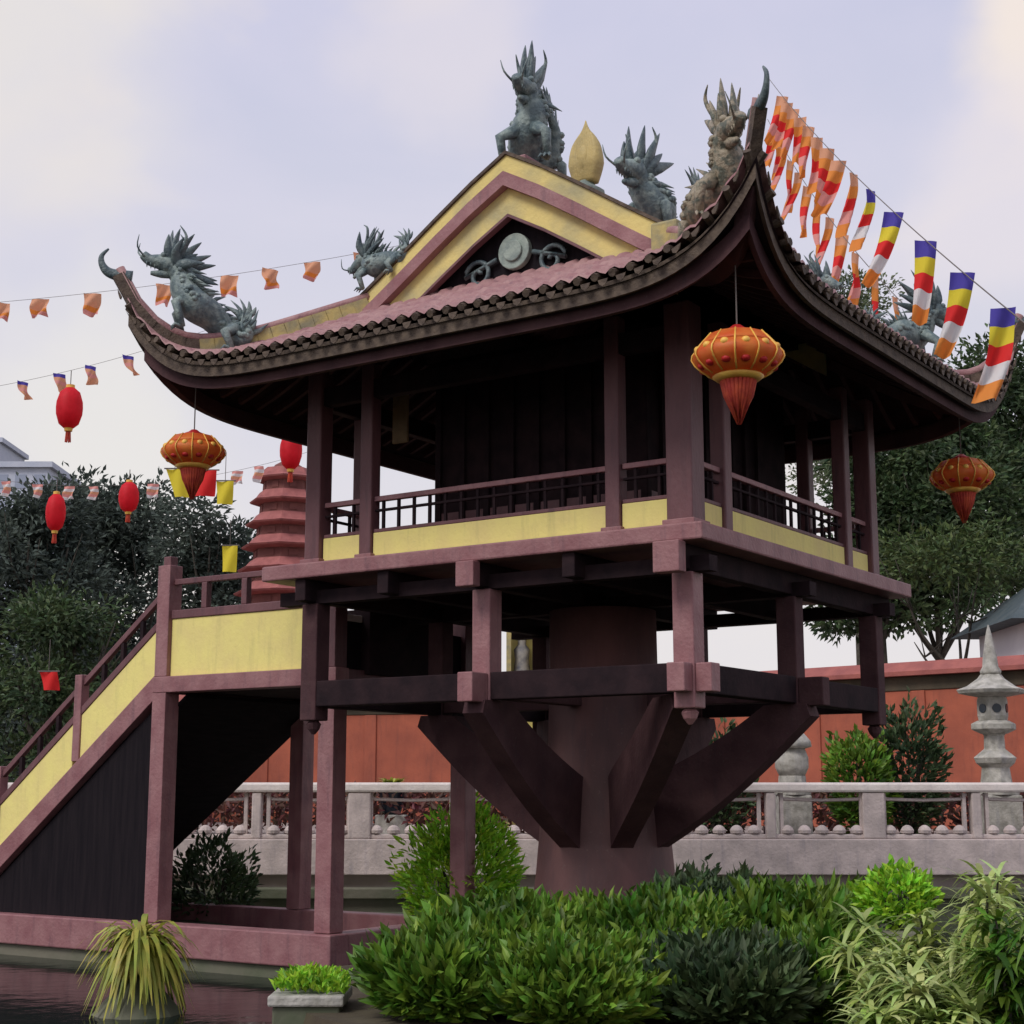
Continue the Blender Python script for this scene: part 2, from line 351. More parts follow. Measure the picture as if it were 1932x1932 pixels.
# ================================================================ BALUSTRADE on the terrace edge
bal = thing('balustrade', 'long pale pink stone balustrade with openwork panels along the terrace edge', 'balustrade', (0, TY + .2, 0))
b = MB(); b.box((-22, -.02, .55), (22, .3, TZ + .02)); b.build('plinth_wall', M_stone, bal, bevel=.02)
b = MB(); b.box((-22, -.03, 1.98), (22, .27, 2.15)); b.build('top_rail', M_rail, bal, bevel=.04)
b = MB(); b.box((-22, .04, TZ + .022), (22, .2, TZ + .10)); b.build('bottom_rail', M_stone, bal, bevel=.02)
xs = [-20.9 + 1.82 * i for i in range(24)]
for i, x in enumerate(xs):
    b = MB(); wd = .085 if i % 5 else .2
    b.box((x - wd, .0, TZ + .021), (x + wd, .24, 1.979)); b.build('baluster_post', M_stone, bal, bevel=.025)
    if i < 23:
        x0 = x + .14; x1 = xs[i + 1] - .14; m_ = (x0 + x1) / 2
        b = MB()
        for j in range(5):     # lotus-bud swellings standing on the bottom rail
            cx = lerp(x0, x1, (j + .5) / 5)
            b.lathe([(.02, 0), (.11, .02), (.12, .07), (.09, .12), (.05, .15), (.02, .16)], (cx, .12, TZ + .10), 10)
        for sx in (x0 + .06, x1 - .06): b.beam((sx, .12, TZ + .1), (sx, .12, 1.97), .06, .1)
        b.tube([(x0, .12, 1.95), (x0 + .12, .12, 1.86), (m_, .12, 1.84), (x1 - .12, .12, 1.86), (x1, .12, 1.95)], .03, 6)
        b.build('openwork_panel', M_stone, bal, smooth=False)
# low maroon-leaved ground cover behind the balustrade
def cover(name, m, x0, x1, y0, y1, z0, h, n, ln, seed):
    rr = random.Random(seed); b = MB()
    for _ in range(n):
        p = Vector((rr.uniform(x0, x1), rr.uniform(y0, y1), z0 + rr.random() ** .7 * h))
        d = Vector((rr.uniform(-1, 1), rr.uniform(-1, 1), rr.uniform(.1, 1.2)))
        b.leaf(p, d, Vector((rr.uniform(-1, 1), rr.uniform(-1, 1), rr.uniform(-.3, 1))), ln * rr.uniform(.6, 1.3), ln * .45)
    return b.build(name, m, recalc=False)
struct(cover('ground_cover', M_leaf_red, -14, 16, 30.4, 33.2, TZ, .85, 9000, .22, 5), 'stuff')

# ================================================================ RED WALL
wa = Vector((13.6, 32.6, 0)); wb = Vector((5.4, 40.4, 0)); wc = Vector((-13, 46.0, 0))
wl = thing('boundary_wall', 'tall red rendered garden wall with red tiled coping behind the terrace', 'wall')
def wall_run(p, q, zt):
    d = (q - p).normalized(); ang = Vector((0, 0, 1))
    def seg(m, name, z0, z1, th, off=0):
        b = MB(); b.beam(p + Vector((0, 0, (z0 + z1) / 2)), q + Vector((0, 0, (z0 + z1) / 2)), th, z1 - z0); return b.build(name, m, wl, bevel=.02)
    seg(M_wall, 'wall_face', TZ, zt - .55, .3); seg(M_wallband, 'frieze_band', zt - .55, zt - .22, .36)
    b = MB(); sdv = d.cross(Vector((0, 0, 1)))
    poly = [p + sdv * x + Vector((0, 0, z)) for x, z in ((-.42, zt - .219), (.42, zt - .219), (.42, zt - .12), (.08, zt + .12), (-.08, zt + .12), (-.42, zt - .12))]
    b.prism(poly, q - p); b.build('coping', M_wallcap, wl)
    n = int((q - p).length / 2.8)
    for i in range(n + 1):
        c = p + (q - p) * (i / n) ; b = MB(); b.beam(c - d * .17 + Vector((0, 0, (TZ + zt - .56) / 2)), c + d * .17 + Vector((0, 0, (TZ + zt - .56) / 2)), .4, zt - .56 - TZ); b.build('pier', M_wall, wl, bevel=.02)
wall_run(wa, wb, 4.85); wall_run(wb, wc, 4.6)

# ================================================================ FOLIAGE
def crown(b, lobes, n, ln, rr, wr=.5, shell=.55, updir=.2, squash=1):
    tot = sum(l[1][0] * l[1][1] * l[1][2] for l in lobes) ** 1
    ws = [l[1][0] * l[1][1] + l[1][2] * l[1][0] for l in lobes]; sw = sum(ws)
    for (c, r), wgt in zip(lobes, ws):
        c = Vector(c); cnt = int(n * wgt / sw)
        # twigs clumps inside the lobe
        for _ in range(max(1, cnt // 14)):
            v = Vector((rr.gauss(0, 1), rr.gauss(0, 1), rr.gauss(0, 1))).normalized() * (shell + (1 - shell) * rr.random())
            cc = c + Vector((v.x * r[0], v.y * r[1], v.z * r[2])); cs = ln * 1.7
            for k in range(14):
                q = cc + Vector((rr.gauss(0, 1), rr.gauss(0, 1), rr.gauss(0, .7))) * cs * .6
                d = (q - cc).normalized() + v * .5 + Vector((0, 0, updir)) + Vector((rr.uniform(-.5, .5), rr.uniform(-.5, .5), rr.uniform(-.5, .5)))
                b.leaf(q, d, Vector((rr.uniform(-1, 1), rr.uniform(-1, 1), rr.uniform(-.2, 1.2))), ln * rr.uniform(.6, 1.35), ln * wr * rr.uniform(.8, 1.2))
def tree(name, label, base, h, cr_r, lobes_n, n, ln, m, seed, lean=0, group=None, cat='tree', trunk_h=.45, forks=4, crown_low=.4, tr=.2, squash=.75):
    rr = random.Random(seed); base = Vector(base)
    t = thing(name, label, cat, base, 0, group)
    b = MB(); topz = h * trunk_h
    tp = Vector((lean * topz * .2, 0, topz))
    b.tube(spline([(0, 0, 0), (lean * .1 + .05, .03, topz * .5), tp]), rsp([tr * 1.3, tr, tr * .8]), 8)
    ends = []
    for k in range(forks):
        a = 2 * PI * k / forks + rr.uniform(-.4, .4); rad = cr_r * rr.uniform(.35, .75)
        e_ = Vector((math.cos(a) * rad + lean * .3, math.sin(a) * rad * .8, h * rr.uniform(.62, .85))); ends.append(e_)
        mid = tp.lerp(e_, .5) + Vector((math.cos(a) * rad * .15, 0, -h * .03))
        b.tube(spline([tp - Vector((0, 0, .1)), mid, e_], 4), rsp([tr * .6, tr * .4, tr * .12], 4), 6)
        for j in range(3):
            e2 = e_ + Vector((rr.uniform(-1, 1), rr.uniform(-1, 1), rr.uniform(-.2, .9))) * cr_r * .4
            b.tube([mid.lerp(e_, .4), mid.lerp(e2, .6), e2], [tr * .25, tr * .14, .01], 5)
    b.build('trunk', M_bark, t, smooth=True)
    lobes = []
    for k in range(lobes_n):
        a = rr.uniform(0, 2 * PI); rad = cr_r * math.sqrt(rr.random()) * .75; zz = rr.uniform(crown_low, .95)
        taper = 1 - max(0, (zz - .7)) * 1.6
        s_ = cr_r * rr.uniform(.26, .46)
        lobes.append((Vector((math.cos(a) * rad * taper + lean * .3, math.sin(a) * rad * taper, h * zz)), (s_, s_, s_ * squash)))
    b = MB(); crown(b, lobes, n, ln, rr); b.build('crown', m, t, recalc=False)
    return t
def bush(name, label, base, rx, ry, h, n, ln, m, seed, group=None, cat='shrub', wr=.42, upright=.6, cone=0, shoots=0):
    rr = random.Random(seed); t = thing(name, label, cat, base, 0, group)
    b = MB()
    for k in range(7):
        a = rr.uniform(0, 2 * PI); b.tube([(math.cos(a) * rx * .12, math.sin(a) * ry * .12, -.03), (math.cos(a) * rx * .3, math.sin(a) * ry * .3, h * .45), (math.cos(a) * rx * .55, math.sin(a) * ry * .55, h * .8)], [.025, .018, .008], 5)
    b.build('stem', M_bark, t)
    b = MB(); b.rich = True
    for _ in range(n):
        v = Vector((rr.gauss(0, 1), rr.gauss(0, 1), rr.gauss(0, 1))).normalized() * (.45 + .55 * rr.random() ** .5)
        zz = (v.z * .5 + .5); k = 1 - cone * zz
        lump = 1 + .22 * noise.noise(Vector((v.x * 2.3 + seed, v.y * 2.3, v.z * 2.3)) )*1.6
        p = Vector((v.x * rx * k * lump, v.y * ry * k * lump, zz * h * lump))
        d = Vector((v.x, v.y, v.z * .6 + upright)) + Vector((rr.uniform(-.6, .6), rr.uniform(-.6, .6), rr.uniform(-.4, .4)))
        b.leaf(p, d, Vector((v.x + rr.uniform(-.8, .8), v.y + rr.uniform(-.8, .8), .7)), ln * rr.uniform(.55, 1.35), ln * wr * rr.uniform(.7, 1.2), .2)
    if shoots:
        for _ in range(shoots):     # stray shoots standing out of the mass
            a = rr.uniform(0, 2 * PI); q0 = math.sqrt(rr.random()) * .85; p0 = Vector((math.cos(a) * rx * q0, math.sin(a) * ry * q0, h * (1 - q0 * q0 * .5) * .8)); d0 = Vector((rr.uniform(-.35, .35), rr.uniform(-.35, .35), 1)).normalized(); L0 = h * rr.uniform(.25, .5)
            for k in range(9):
                tt = k / 8; aa = k * 2.4; dd = Vector((math.cos(aa), math.sin(aa), .7 + tt)); b.leaf(p0 + d0 * L0 * tt, dd, Vector((-math.sin(aa), math.cos(aa), .8)), ln * rr.uniform(.7, 1.1) * (1.15 - .5 * tt), ln * wr * .9)
    b.build('foliage', m, t, recalc=False)
    return t

# --- distant trees
TL = [(-30, 560, 70, 3.6, 'broad blue-green tree at the far left edge behind the stair'), (75, 930, 46, 4.2, None)]
def treeat(px, ytop, d, rad, label, m, seed, n=9000, ln=.26, zb=TZ, nl=26, **k):
    topp = at(px, ytop, d); h = topp.z - zb
    return tree('broadleaf_tree', label, (topp.x, d, zb), h, rad, nl, n, ln, m, seed, **k)
G1 = 'dark trees beyond the pond on the left'
treeat(40, 925, 52, 3.0, 'dark broad tree at the left edge of the view, behind the lower stair', M_leaf_bl, 11, crown_low=.12, trunk_h=.3, group=G1, n=24000, nl=46)
treeat(215, 915, 58, 3.4, 'dark dense tree rising behind the sloping stair handrail', M_leaf_bl, 12, crown_low=.12, trunk_h=.3, group=G1, n=26000, nl=50)
treeat(390, 955, 54, 2.2, 'dark tree immediately left of the red brick tower', M_leaf_bl, 13, crown_low=.12, trunk_h=.3, group=G1, n=19000, nl=40)
treeat(110, 1120, 40, 2.2, 'low deep green tree in front of the taller left-hand trees', M_leaf_dk, 14, crown_low=.1, trunk_h=.3, group=G1, n=9000, nl=22, ln=.2)
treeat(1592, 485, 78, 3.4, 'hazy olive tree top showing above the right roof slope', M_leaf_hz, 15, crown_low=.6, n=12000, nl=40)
G2 = 'leafy trees behind the red wall on the right'
treeat(1750, 770, 50, 3.0, 'tall dark green tree behind the wall beside the right-hand orange lantern', M_leaf_dk, 16, crown_low=.5, trunk_h=.38, group=G2, n=19000, nl=44, tr=.16, forks=6)
treeat(1900, 640, 54, 3.2, 'tallest dark tree at the right edge under the striped flags', M_leaf_dk, 17, crown_low=.48, trunk_h=.4, group=G2, n=20000, nl=46, tr=.18)
treeat(1800, 1000, 42, 3.2, 'slim fork-stemmed tree with fresh green leaves just behind the red wall', M_leaf_tr, 18, crown_low=.84, trunk_h=.5, group=G2, n=3600, nl=30, squash=.35, ln=.2, tr=.10, forks=5)
treeat(1650, 800, 49, 2.2, 'dark shrubby tree directly behind the right corner of the pagoda', M_leaf_dk, 19, crown_low=.5, trunk_h=.45, group=G2, n=9000, nl=26, tr=.1)

# --- terrace shrubs
p = at(1625, 1470, 29.6); bush('garden_shrub', 'glossy green shrub behind the balustrade between the two stone lanterns, left of its twin', (p.x, p.y, TZ), .6, .5, 1.85, 1900, .17, M_leaf, 31, 'terrace shrubs')
p = at(1715, 1470, 29.9); bush('garden_shrub', 'taller dark shrub behind the balustrade nearest the tall stone lantern', (p.x, p.y, TZ), .65, .5, 2.35, 2200, .17, M_leaf_dk, 32, 'terrace shrubs')
p = at(1350, 1440, 30.4); bush('garden_shrub', 'dark shrub seen through the gap between the pillar brackets', (p.x, p.y, TZ), .7, .5, 1.9, 1500, .17, M_leaf_dk, 33, 'terrace shrubs')
p = at(740, 1470, 31); pt = thing('potted_plant', 'small potted plant with dark leaves in front of the orange-red wall under the landing beam', 'potted plant', (p.x, p.y, TZ))
MB().lathe([(.16, 0), (.2, .1), (.26, .45), (.3, .5), (.27, .52)], (0, 0, .4), 14).build('pot', M_pot, pt, smooth=True)
MB().box((-.3, -.3, 0), (.3, .3, .4)).build('plinth', M_stone3, pt, bevel=.02)
b = MB(); rr = random.Random(3)
for _ in range(160):
    a = rr.uniform(0, 2 * PI); b.blade(Vector((0, 0, .9)), Vector((math.cos(a), math.sin(a), 0)), rr.uniform(.3, 1), rr.uniform(.3, .55), .06, .5, 3)
b.build('foliage', M_leaf_yel, pt, recalc=False)
p = at(400, 1650, 25.6)
bush('garden_shrub', 'rounded green shrub seen under the stair in front of the balustrade', (p.x, p.y, -.1), .75, .6, 1.25, 1600, .14, M_leaf_dk, 34)
MBp = MB(); MBp.lathe([(1.0, -.6), (1.15, .0), (.9, .18), (.2, .22)], (p.x, p.y, -.2), 20); o = MBp.build('rock_mound', M_stone2, smooth=True)
tag(o, 'low mossy stone mound under the rounded shrub beneath the stair', 'rock')

# ================================================================ STONE LANTERNS
def stone_lantern_tall(p):
    t = thing('stone_lantern', 'tall grey stone lantern with a pointed finial at the right of the terrace', 'stone lantern', (p.x, p.y, TZ + .78))
    MB().box((-.36, -.36, -.78), (.36, .36, -.001)).build('pedestal', M_stone3, t, bevel=.03)
    MB().lathe([(.42, 0), (.42, .14), (.3, .2), (.26, .5), (.36, .58), (.40, .68), (.30, .76), (.2, .84), (.19, 1.08), (.22, 1.12)], (0, 0, 0), 8).build('shaft', M_stone3, t, bevel=.01)
    MB().lathe([(.25, 1.121), (.42, 1.2), (.42, 1.3), (.3, 1.36)], (0, 0, 0), 6).build('tray', M_stone3, t, bevel=.01)
    b = MB(); n = 6
    b.lathe([(.27, 1.361), (.29, 1.45), (.29, 1.72), (.27, 1.80)], (0, 0, 0), 6); b.build('lamp_box', M_stone3, t, bevel=.01)
    for k in range(6):
        a = PI / 6 + k * PI / 3 ; b = MB(); c = Vector((math.cos(a) * .247, math.sin(a) * .247, 1.585)); b.tube([c, c + Vector((math.cos(a) * .02, math.sin(a) * .02, 0))], .085, 12); b.build('lamp_opening', M_pot, t)
    MB().lathe([(.28, 1.801), (.62, 1.86), (.66, 1.93), (.46, 2.0), (.26, 2.14), (.2, 2.22)], (0, 0, 0), 6).build('roof_cap', M_stone3, t, bevel=.01)
    MB().lathe([(.19, 2.221), (.2, 2.28), (.15, 2.36), (.13, 2.56), (.09, 2.80), (.05, 3.0), (.01, 3.15)], (0, 0, 0), 12).build('finial', M_stone3, t, smooth=True)
stone_lantern_tall(at(1880, 1475, 29.4))
p = at(1495, 1480, 29.2)
t = thing('stone_lantern', 'short round-capped stone lantern just right of the pillar brackets', 'stone lantern', (p.x, p.y, TZ + .78))
MB().box((-.30, -.30, -.78), (.30, .30, -.001)).build('pedestal', M_stone3, t, bevel=.03)
MB().lathe([(.34, 0), (.34, .12), (.26, .2), (.25, .35)], (0, 0, 0), 12).build('base', M_stone3, t, bevel=.01)
MB().lathe([(.24, .351), (.31, .5), (.31, .68), (.25, .84)], (0, 0, 0), 16).build('lamp_body', M_stone3, t, smooth=True)
MB().lathe([(.26, .841), (.38, .88), (.36, .98), (.24, 1.12), (.14, 1.2), (.1, 1.26), (.02, 1.3)], (0, 0, 0), 16).build('roof_cap', M_stone3, t, smooth=True)

# ================================================================ BRICK TOWER (stupa)
p = at(538, 1080, 46)
t = thing('stupa_tower', 'red brick stupa of stacked tiers behind the far left columns', 'tower', (p.x, p.y, TZ))
ztop = at(538, 862, 46).z - TZ; nt_ = 15; hh = ztop / (nt_ + .6)
for k in range(nt_):
    r0 = lerp(1.8, .80, (k / nt_) ** 1.6); z0 = k * hh
    fl = MB().lathe([(r0 * .82, z0), (r0 * .80, z0 + hh * .42)], (0, 0, 0), 8).build('storey', M_brickd, t)
    MB().lathe([(r0 * .82, z0 + hh * .421), (r0 * 1.08, z0 + hh * .50), (r0 * 1.12, z0 + hh * .58), (r0 * .98, z0 + hh * .66), (r0 * .82, z0 + hh * .999)], (0, 0, 0), 8).build('cornice', M_brick, t, bevel=.01)
    for j in range(3, 8):
        b = MB(); a = 2 * PI * (j + .5) / 8; rr_ = r0 * .81 * math.cos(PI / 8) + .0; c = Vector((math.cos(a) * rr_, math.sin(a) * rr_, z0 + hh * .22)); tn = Vector((-math.sin(a), math.cos(a), 0))
        b.beam(c - tn * r0 * .12, c + tn * r0 * .12, .05, hh * .26)
        b.build('niche', M_brickd, fl)
MB().lathe([(.5, nt_ * hh), (.42, nt_ * hh + .12), (.2, nt_ * hh + .25), (.1, nt_ * hh + .5), (.02, nt_ * hh + .75)], (0, 0, 0), 10).build('finial', M_brickd, t, smooth=True)

# ================================================================ FAR BUILDINGS
def building(name, label, x, y, wd, dp, h, floors, bays, m, roof=None):
    t = thing(name, label, 'building', (x, y, 0))
    MB().box((-wd / 2, 0, -1), (wd / 2, dp, h)).build('wall', m, t)
    for f in range(floors):
        for k in range(bays):
            cx = -wd / 2 + wd * (k + .5) / bays; cz = h * (f + .5) / floors
            MB().box((cx - wd / bays * .3, -.06, cz - h / floors * .25), (cx + wd / bays * .3, -.005, cz + h / floors * .25)).build('window', M_farwin, t)
    MB().box((-wd / 2 - .5, -.5, h + .002), (wd / 2 + .5, dp + .5, h + .7)).build('roof', roof or m, t)
    return t
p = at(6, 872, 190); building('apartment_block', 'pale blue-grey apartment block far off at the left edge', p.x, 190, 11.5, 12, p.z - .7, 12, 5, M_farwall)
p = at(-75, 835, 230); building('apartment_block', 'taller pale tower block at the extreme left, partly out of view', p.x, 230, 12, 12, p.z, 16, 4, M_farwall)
# pavilion at right with slate hipped roof
p = at(1915, 1172, 38)
t = thing('pavilion', 'white pavilion with a dark slate hipped roof at the right edge behind the wall', 'pavilion', (p.x + 2.3, 38, TZ))
hw = p.z - TZ
MB().box((-2, 0, 0), (4, 4, hw)).build('wall', M_white, t)
b = MB(); a = [(-2.6, -.7, hw + .002), (4.6, -.7, hw + .002), (4.6, 4.7, hw + .002), (-2.6, 4.7, hw + .002)]; tpv = [(-1.2, 1.6, hw + 1.15), (3, 1.6, hw + 1.15), (3, 2.4, hw + 1.15), (-1.2, 2.4, hw + 1.15)]
va = [b.bm.verts.new(q) for q in a]; vb = [b.bm.verts.new(q) for q in tpv]; b.face(va[::-1]); b.face(vb)
for i in range(4): b.face([va[i], va[(i + 1) % 4], vb[(i + 1) % 4], vb[i]])
b.build('roof', M_slate, t)
for k in range(4):
    x = -1.4 + k * 1.5; MB().box((x, -.05, hw - 1.9), (x + .8, -.004, hw - .9)).build('window', M_farwin, t)
# arched shrine with a statue, seen between post and pillar
p = at(985, 1290, 38)
zt = at(985, 1158, 38).z
t = thing('arched_shrine', 'pale yellow arched shrine with a small grey statue glimpsed under the platform', 'shrine', (p.x, 38, TZ))
pts = []
H_ = zt - TZ
for k in range(13):
    a = PI * k / 12; pts.append(Vector((math.cos(a) * .38, 0, H_ - .38 + math.sin(a) * .38)))
b = MB(); outer = [Vector((.38, 0, 0))] + pts + [Vector((-.38, 0, 0))]
inner = [Vector((q.x * .7, 0, min(q.z, H_ - .38 + (q.z - H_ + .38) * .7) if q.z > H_ - .38 else q.z)) for q in outer]
for y0, y1 in ((0, .5),):
    vo = [b.bm.verts.new(q) for q in outer]; vi = [b.bm.verts.new(q) for q in inner]; vo2 = [b.bm.verts.new(q + Vector((0, .5, 0))) for q in outer]; vi2 = [b.bm.verts.new(q + Vector((0, .5, 0))) for q in inner]
    for i in range(len(vo) - 1):
        b.face([vo[i], vo[i + 1], vi[i + 1], vi[i]]); b.face([vo2[i], vi2[i], vi2[i + 1], vo2[i + 1]]); b.face([vo[i], vo2[i], vo2[i + 1], vo[i + 1]]); b.face([vi[i], vi[i + 1], vi2[i + 1], vi2[i]])
b.build('arch', M_yelold, t)
MB().box((-.37, .502, 0), (.37, .56, H_ - .1)).build('back_panel', M_yel, t)
MB().lathe([(.2, H_ - 1.9), (.22, H_ - 1.5), (.17, H_ - 1.1), (.2, H_ - .85), (.1, H_ - .72), (.11, H_ - .6), (.04, H_ - .45)], (0, .3, 0), 12).build('statue', M_bull, t, smooth=True)
# small square yellow banner by the tower
p = at(434, 1055, 40)

# ================================================================ PAGODA
pg = thing('pagoda', 'maroon and yellow temple raised on a single pillar, with upswept dragon roof', 'pagoda', (C0[0], C0[1], 0), ROT)
CZ = 2.5
# --- pillar
MB().lathe([(.98, -.3), (.92, .4), (.84, 1.0), (.80, 1.45), (.78, 1.7), (.68, 2.6), (.66, 4.19)], P(CZ, CZ, 0), 40).build('pillar', M_pillar, pg, smooth=True)
# --- curved brackets
for k in range(6):
    du, dw = [(0, -1), (1, 0), (0, 1), (-1, 0), (-1, -1), (1, 1)][k]
    ln = 2.72 if k < 4 else 2.36; dirv = Vector((dw, du, 0)); L_ = dirv.length; dirn = dirv.normalized(); sdv = Vector((-dirn.y, dirn.x, 0))
    R1 = ln * L_ + .05
    lo = []; hi = []
    for j in range(13):
        t_ = j / 12; r = lerp(.70, R1, t_); z = 1.40 + (2.90 - 1.40) * (t_ ** (1.0 if k < 4 else .9)) - .11 * math.sin(PI * t_)
        th = lerp(.74, .44, t_)
        lo.append(P(CZ, CZ, 0) + dirn * r + Vector((0, 0, z - th * .15))); hi.append(P(CZ, CZ, 0) + dirn * (r - .05) + Vector((0, 0, min(z + th, 2.975))))
    wd = .135
    b = MB(); poly = lo + [Vector((lo[-1].x, lo[-1].y, 3.0)) if k < 0 else hi[-1]] + hi[:-1][::-1]
    for i in range(12):
        q = [lo[i], lo[i + 1], hi[i + 1], hi[i]]; b.prism([x - sdv * wd for x in q], sdv * wd * 2)
    bmesh.ops.remove_doubles(b.bm, verts=b.bm.verts, dist=.0005)
    b.build('bracket', M_brk, pg)
# --- lower frame: square of beams and two crossing beams whose ends project
def pbox(name, m, u0, u1, w0, w1, z0, z1, bev=.012, par=None):
    b = MB(); b.box(P(u0, w0, z0), P(u1, w1, z1)); return b.build(name, m, par or pg, bevel=bev)
h2 = .14
for c in (0, 5):
    pbox('lower_beam', M_dark, .121, 2.379, c - .11, c + .11, 2.98, 3.28); pbox('lower_beam', M_dark, 2.621, 4.879, c - .11, c + .11, 2.98, 3.28)  # frame beams kept near-black to paint in the platform's shade
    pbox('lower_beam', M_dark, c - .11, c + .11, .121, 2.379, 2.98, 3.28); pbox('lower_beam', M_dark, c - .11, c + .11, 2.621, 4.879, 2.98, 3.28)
pbox('cross_beam', M_wood2, 2.5 - .10, 2.5 + .10, -.42, -.121, 2.95, 3.27); pbox('cross_beam', M_brk, 2.4, 2.6, .121, 1.9, 3.0, 3.26)  # lit left end takes the lighter maroon, the rest its shaded copy
pbox('cross_beam', M_brk, -.42, -.121, 2.4, 2.6, 2.95, 3.27); pbox('cross_beam', M_brk, .121, 1.9, 2.4, 2.6, 3.0, 3.26)
pbox('cross_beam', M_brk, 3.1, 4.879, 2.4, 2.6, 3.0, 3.26); pbox('cross_beam', M_brk, 2.4, 2.6, 3.1, 4.879, 3.0, 3.26)
for (u, w_) in ((0, 0), (2.5, 0), (5, 0), (0, 2.5), (0, 5), (5, 5), (5, 2.5), (2.5, 5)):
    cn = (u, w_) == (0, 0); zb = 2.82
    b = MB(); b.box(P(u - .12, w_ - .12, zb), P(u + .12, w_ + .12, 4.2))
    b.build('hanging_post', M_wood2 if w_ == 0 and u < 4 else M_brk, pg, bevel=.015)  # lighter maroon on the lit posts, shade-darkened copy on the others
    b = MB(); c = P(u, w_, 0)
    b.lathe([(.02, zb - .16), (.07, zb - .10), (.09, zb - .04), (.06, zb - .002)], c, 10); b.build('post_finial', M_wood2 if w_ == 0 and u < 4 else M_brk, pg)
# near corner bracket arms at the lower frame
pbox('corner_arm', M_wood2, -.30, -.121, -.10, .10, 2.98, 3.27); pbox('corner_arm', M_wood2, -.10, .10, -.30, -.121, 2.98, 3.27)
# --- platform
pbox('platform_slab', M_wood2, -.36, 5.57, -.36, 5.57, 4.48, 4.66, .02)
for u in (0, 1.25, 2.5, 3.75, 5):
    pbox('joist', M_dark, u - .08, u + .08, -.30, 5.5, 4.22, 4.479)
pbox('joist_end', M_wood2, 2.38, 2.62, -.44, -.302, 4.2, 4.477); pbox('joist_end', M_wood2, -.15, .15, -.46, -.302, 4.16, 4.477)
for w_ in (.0, 2.5, 5):
    b = MB(); b.box(P(-.3, w_ - .09, 4.20), P(5.5, w_ + .09, 4.36)); b.build('girder', M_dark, pg)
# --- columns
COLS = [0, .83, 4.2, 5.0]
for i, u in enumerate(COLS):
    for j, w_ in enumerate(COLS):
        if i in (1, 2) and j in (1, 2): continue
        r = .115 if (i in (0, 3) and j in (0, 3)) else .09
        if (i, j) == (0, 0): r = .15
        b = MB(); b.box(P(u - r, w_ - r, 4.662), P(u + r, w_ + r, 7.05)); cpart = b.build('column', M_wood, pg, bevel=.02)
        b = MB(); b.box(P(u - r - .035, w_ - r - .035, 4.661), P(u + r + .035, w_ + r + .035, 4.74)); b.build('column_base', M_wood2, cpart, bevel=.01)
# --- low yellow walls, rails and balusters between the columns
def bay(a0, a1, side):
    # side: ('w',0) runs along u at w=const ; ('u',0) runs along w
    ax, c = side
    def bx(name, m, s0, s1, t0, t1, z0, z1, par=pg, bev=.008):
        b = MB()
        if ax == 'w': b.box(P(s0, c + t0, z0), P(s1, c + t1, z1))
        else: b.box(P(c + t0, s0, z0), P(c + t1, s1, z1))
        return b.build(name, m, par, bevel=bev)
    bx('low_wall', M_yel, a0, a1, -.05, .05, 4.70, 4.985)
    bx('sill', M_wood, a0, a1, -.06, .06, 4.662, 4.698)
    bx('bottom_rail', M_wood, a0, a1, -.045, .045, 4.987, 5.03)
    bx('handrail', M_wood2, a0, a1, -.04, .04, 5.36, 5.42)
    bx('middle_rail', M_dark, a0, a1, -.025, .025, 5.24, 5.27)
    n = max(2, int((a1 - a0) / .22))
    for k in range(n):
        b = MB(); s = lerp(a0, a1, (k + .5) / n)
        if ax == 'w': b.box(P(s - .016, c - .016, 5.031), P(s + .016, c + .016, 5.359))
        else: b.box(P(c - .016, s - .016, 5.031), P(c + .016, s + .016, 5.359))
        b.build('baluster', M_dark, pg)
for c in (0, 5):
    for ax in ('w', 'u'):
        for a, b_ in ((COLS[0] + .16, COLS[1] - .1), (COLS[1] + .1, COLS[2] - .1), (COLS[2] + .1, COLS[3] - .13)):
            if ax == 'u' and c == 5 and a > .5 and b_ < 4.5: continue    # entrance side, open to the landing
            bay(a, b_, (ax, c))
# --- inner chamber
CH0, CH1 = 1.05, 3.95
def chamber():
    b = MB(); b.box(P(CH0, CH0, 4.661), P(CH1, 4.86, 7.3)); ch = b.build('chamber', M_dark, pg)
    b = MB()
    for k in range(9):
        s = lerp(CH0, CH1, k / 8)
        for (p0, p1) in ((P(s - .04, CH0 - .05, 4.662), P(s + .04, CH0 - .003, 7.0)), (P(CH0 - .05, s - .04, 4.662), P(CH0 - .003, s + .04, 7.0))): b.box(p0, p1)
    b.build('panel_frame', M_dark, ch)
    for k in range(8):
        s0 = lerp(CH0, CH1, k / 8) + .05; s1 = lerp(CH0, CH1, (k + 1) / 8) - .05
        b = MB(); b.box(P(s0, CH0 - .03, 4.75), P(s1, CH0 - .004, 5.35)); b.build('door_panel', M_wood, ch)
        b = MB(); b.box(P(CH0 - .03, s0, 4.75), P(CH0 - .004, s1, 5.35)); b.build('door_panel', M_wood, ch)
chamber()
# hanging lettered boards were unreadable: plain amber hanging board
pbox('hanging_board', M_board, 4.38, 4.62, .93, .97, 6.3, 7.0)
# --- upper tie beams
for c in (0, 5):
    for ax in (0, 1):
        if ax: pbox('tie_beam', M_dark, .0, 5, c - .07, c + .07, 6.62, 6.85)
        else: pbox('tie_beam', M_dark, c - .072, c + .072, .08, 4.92, 6.621, 6.849)
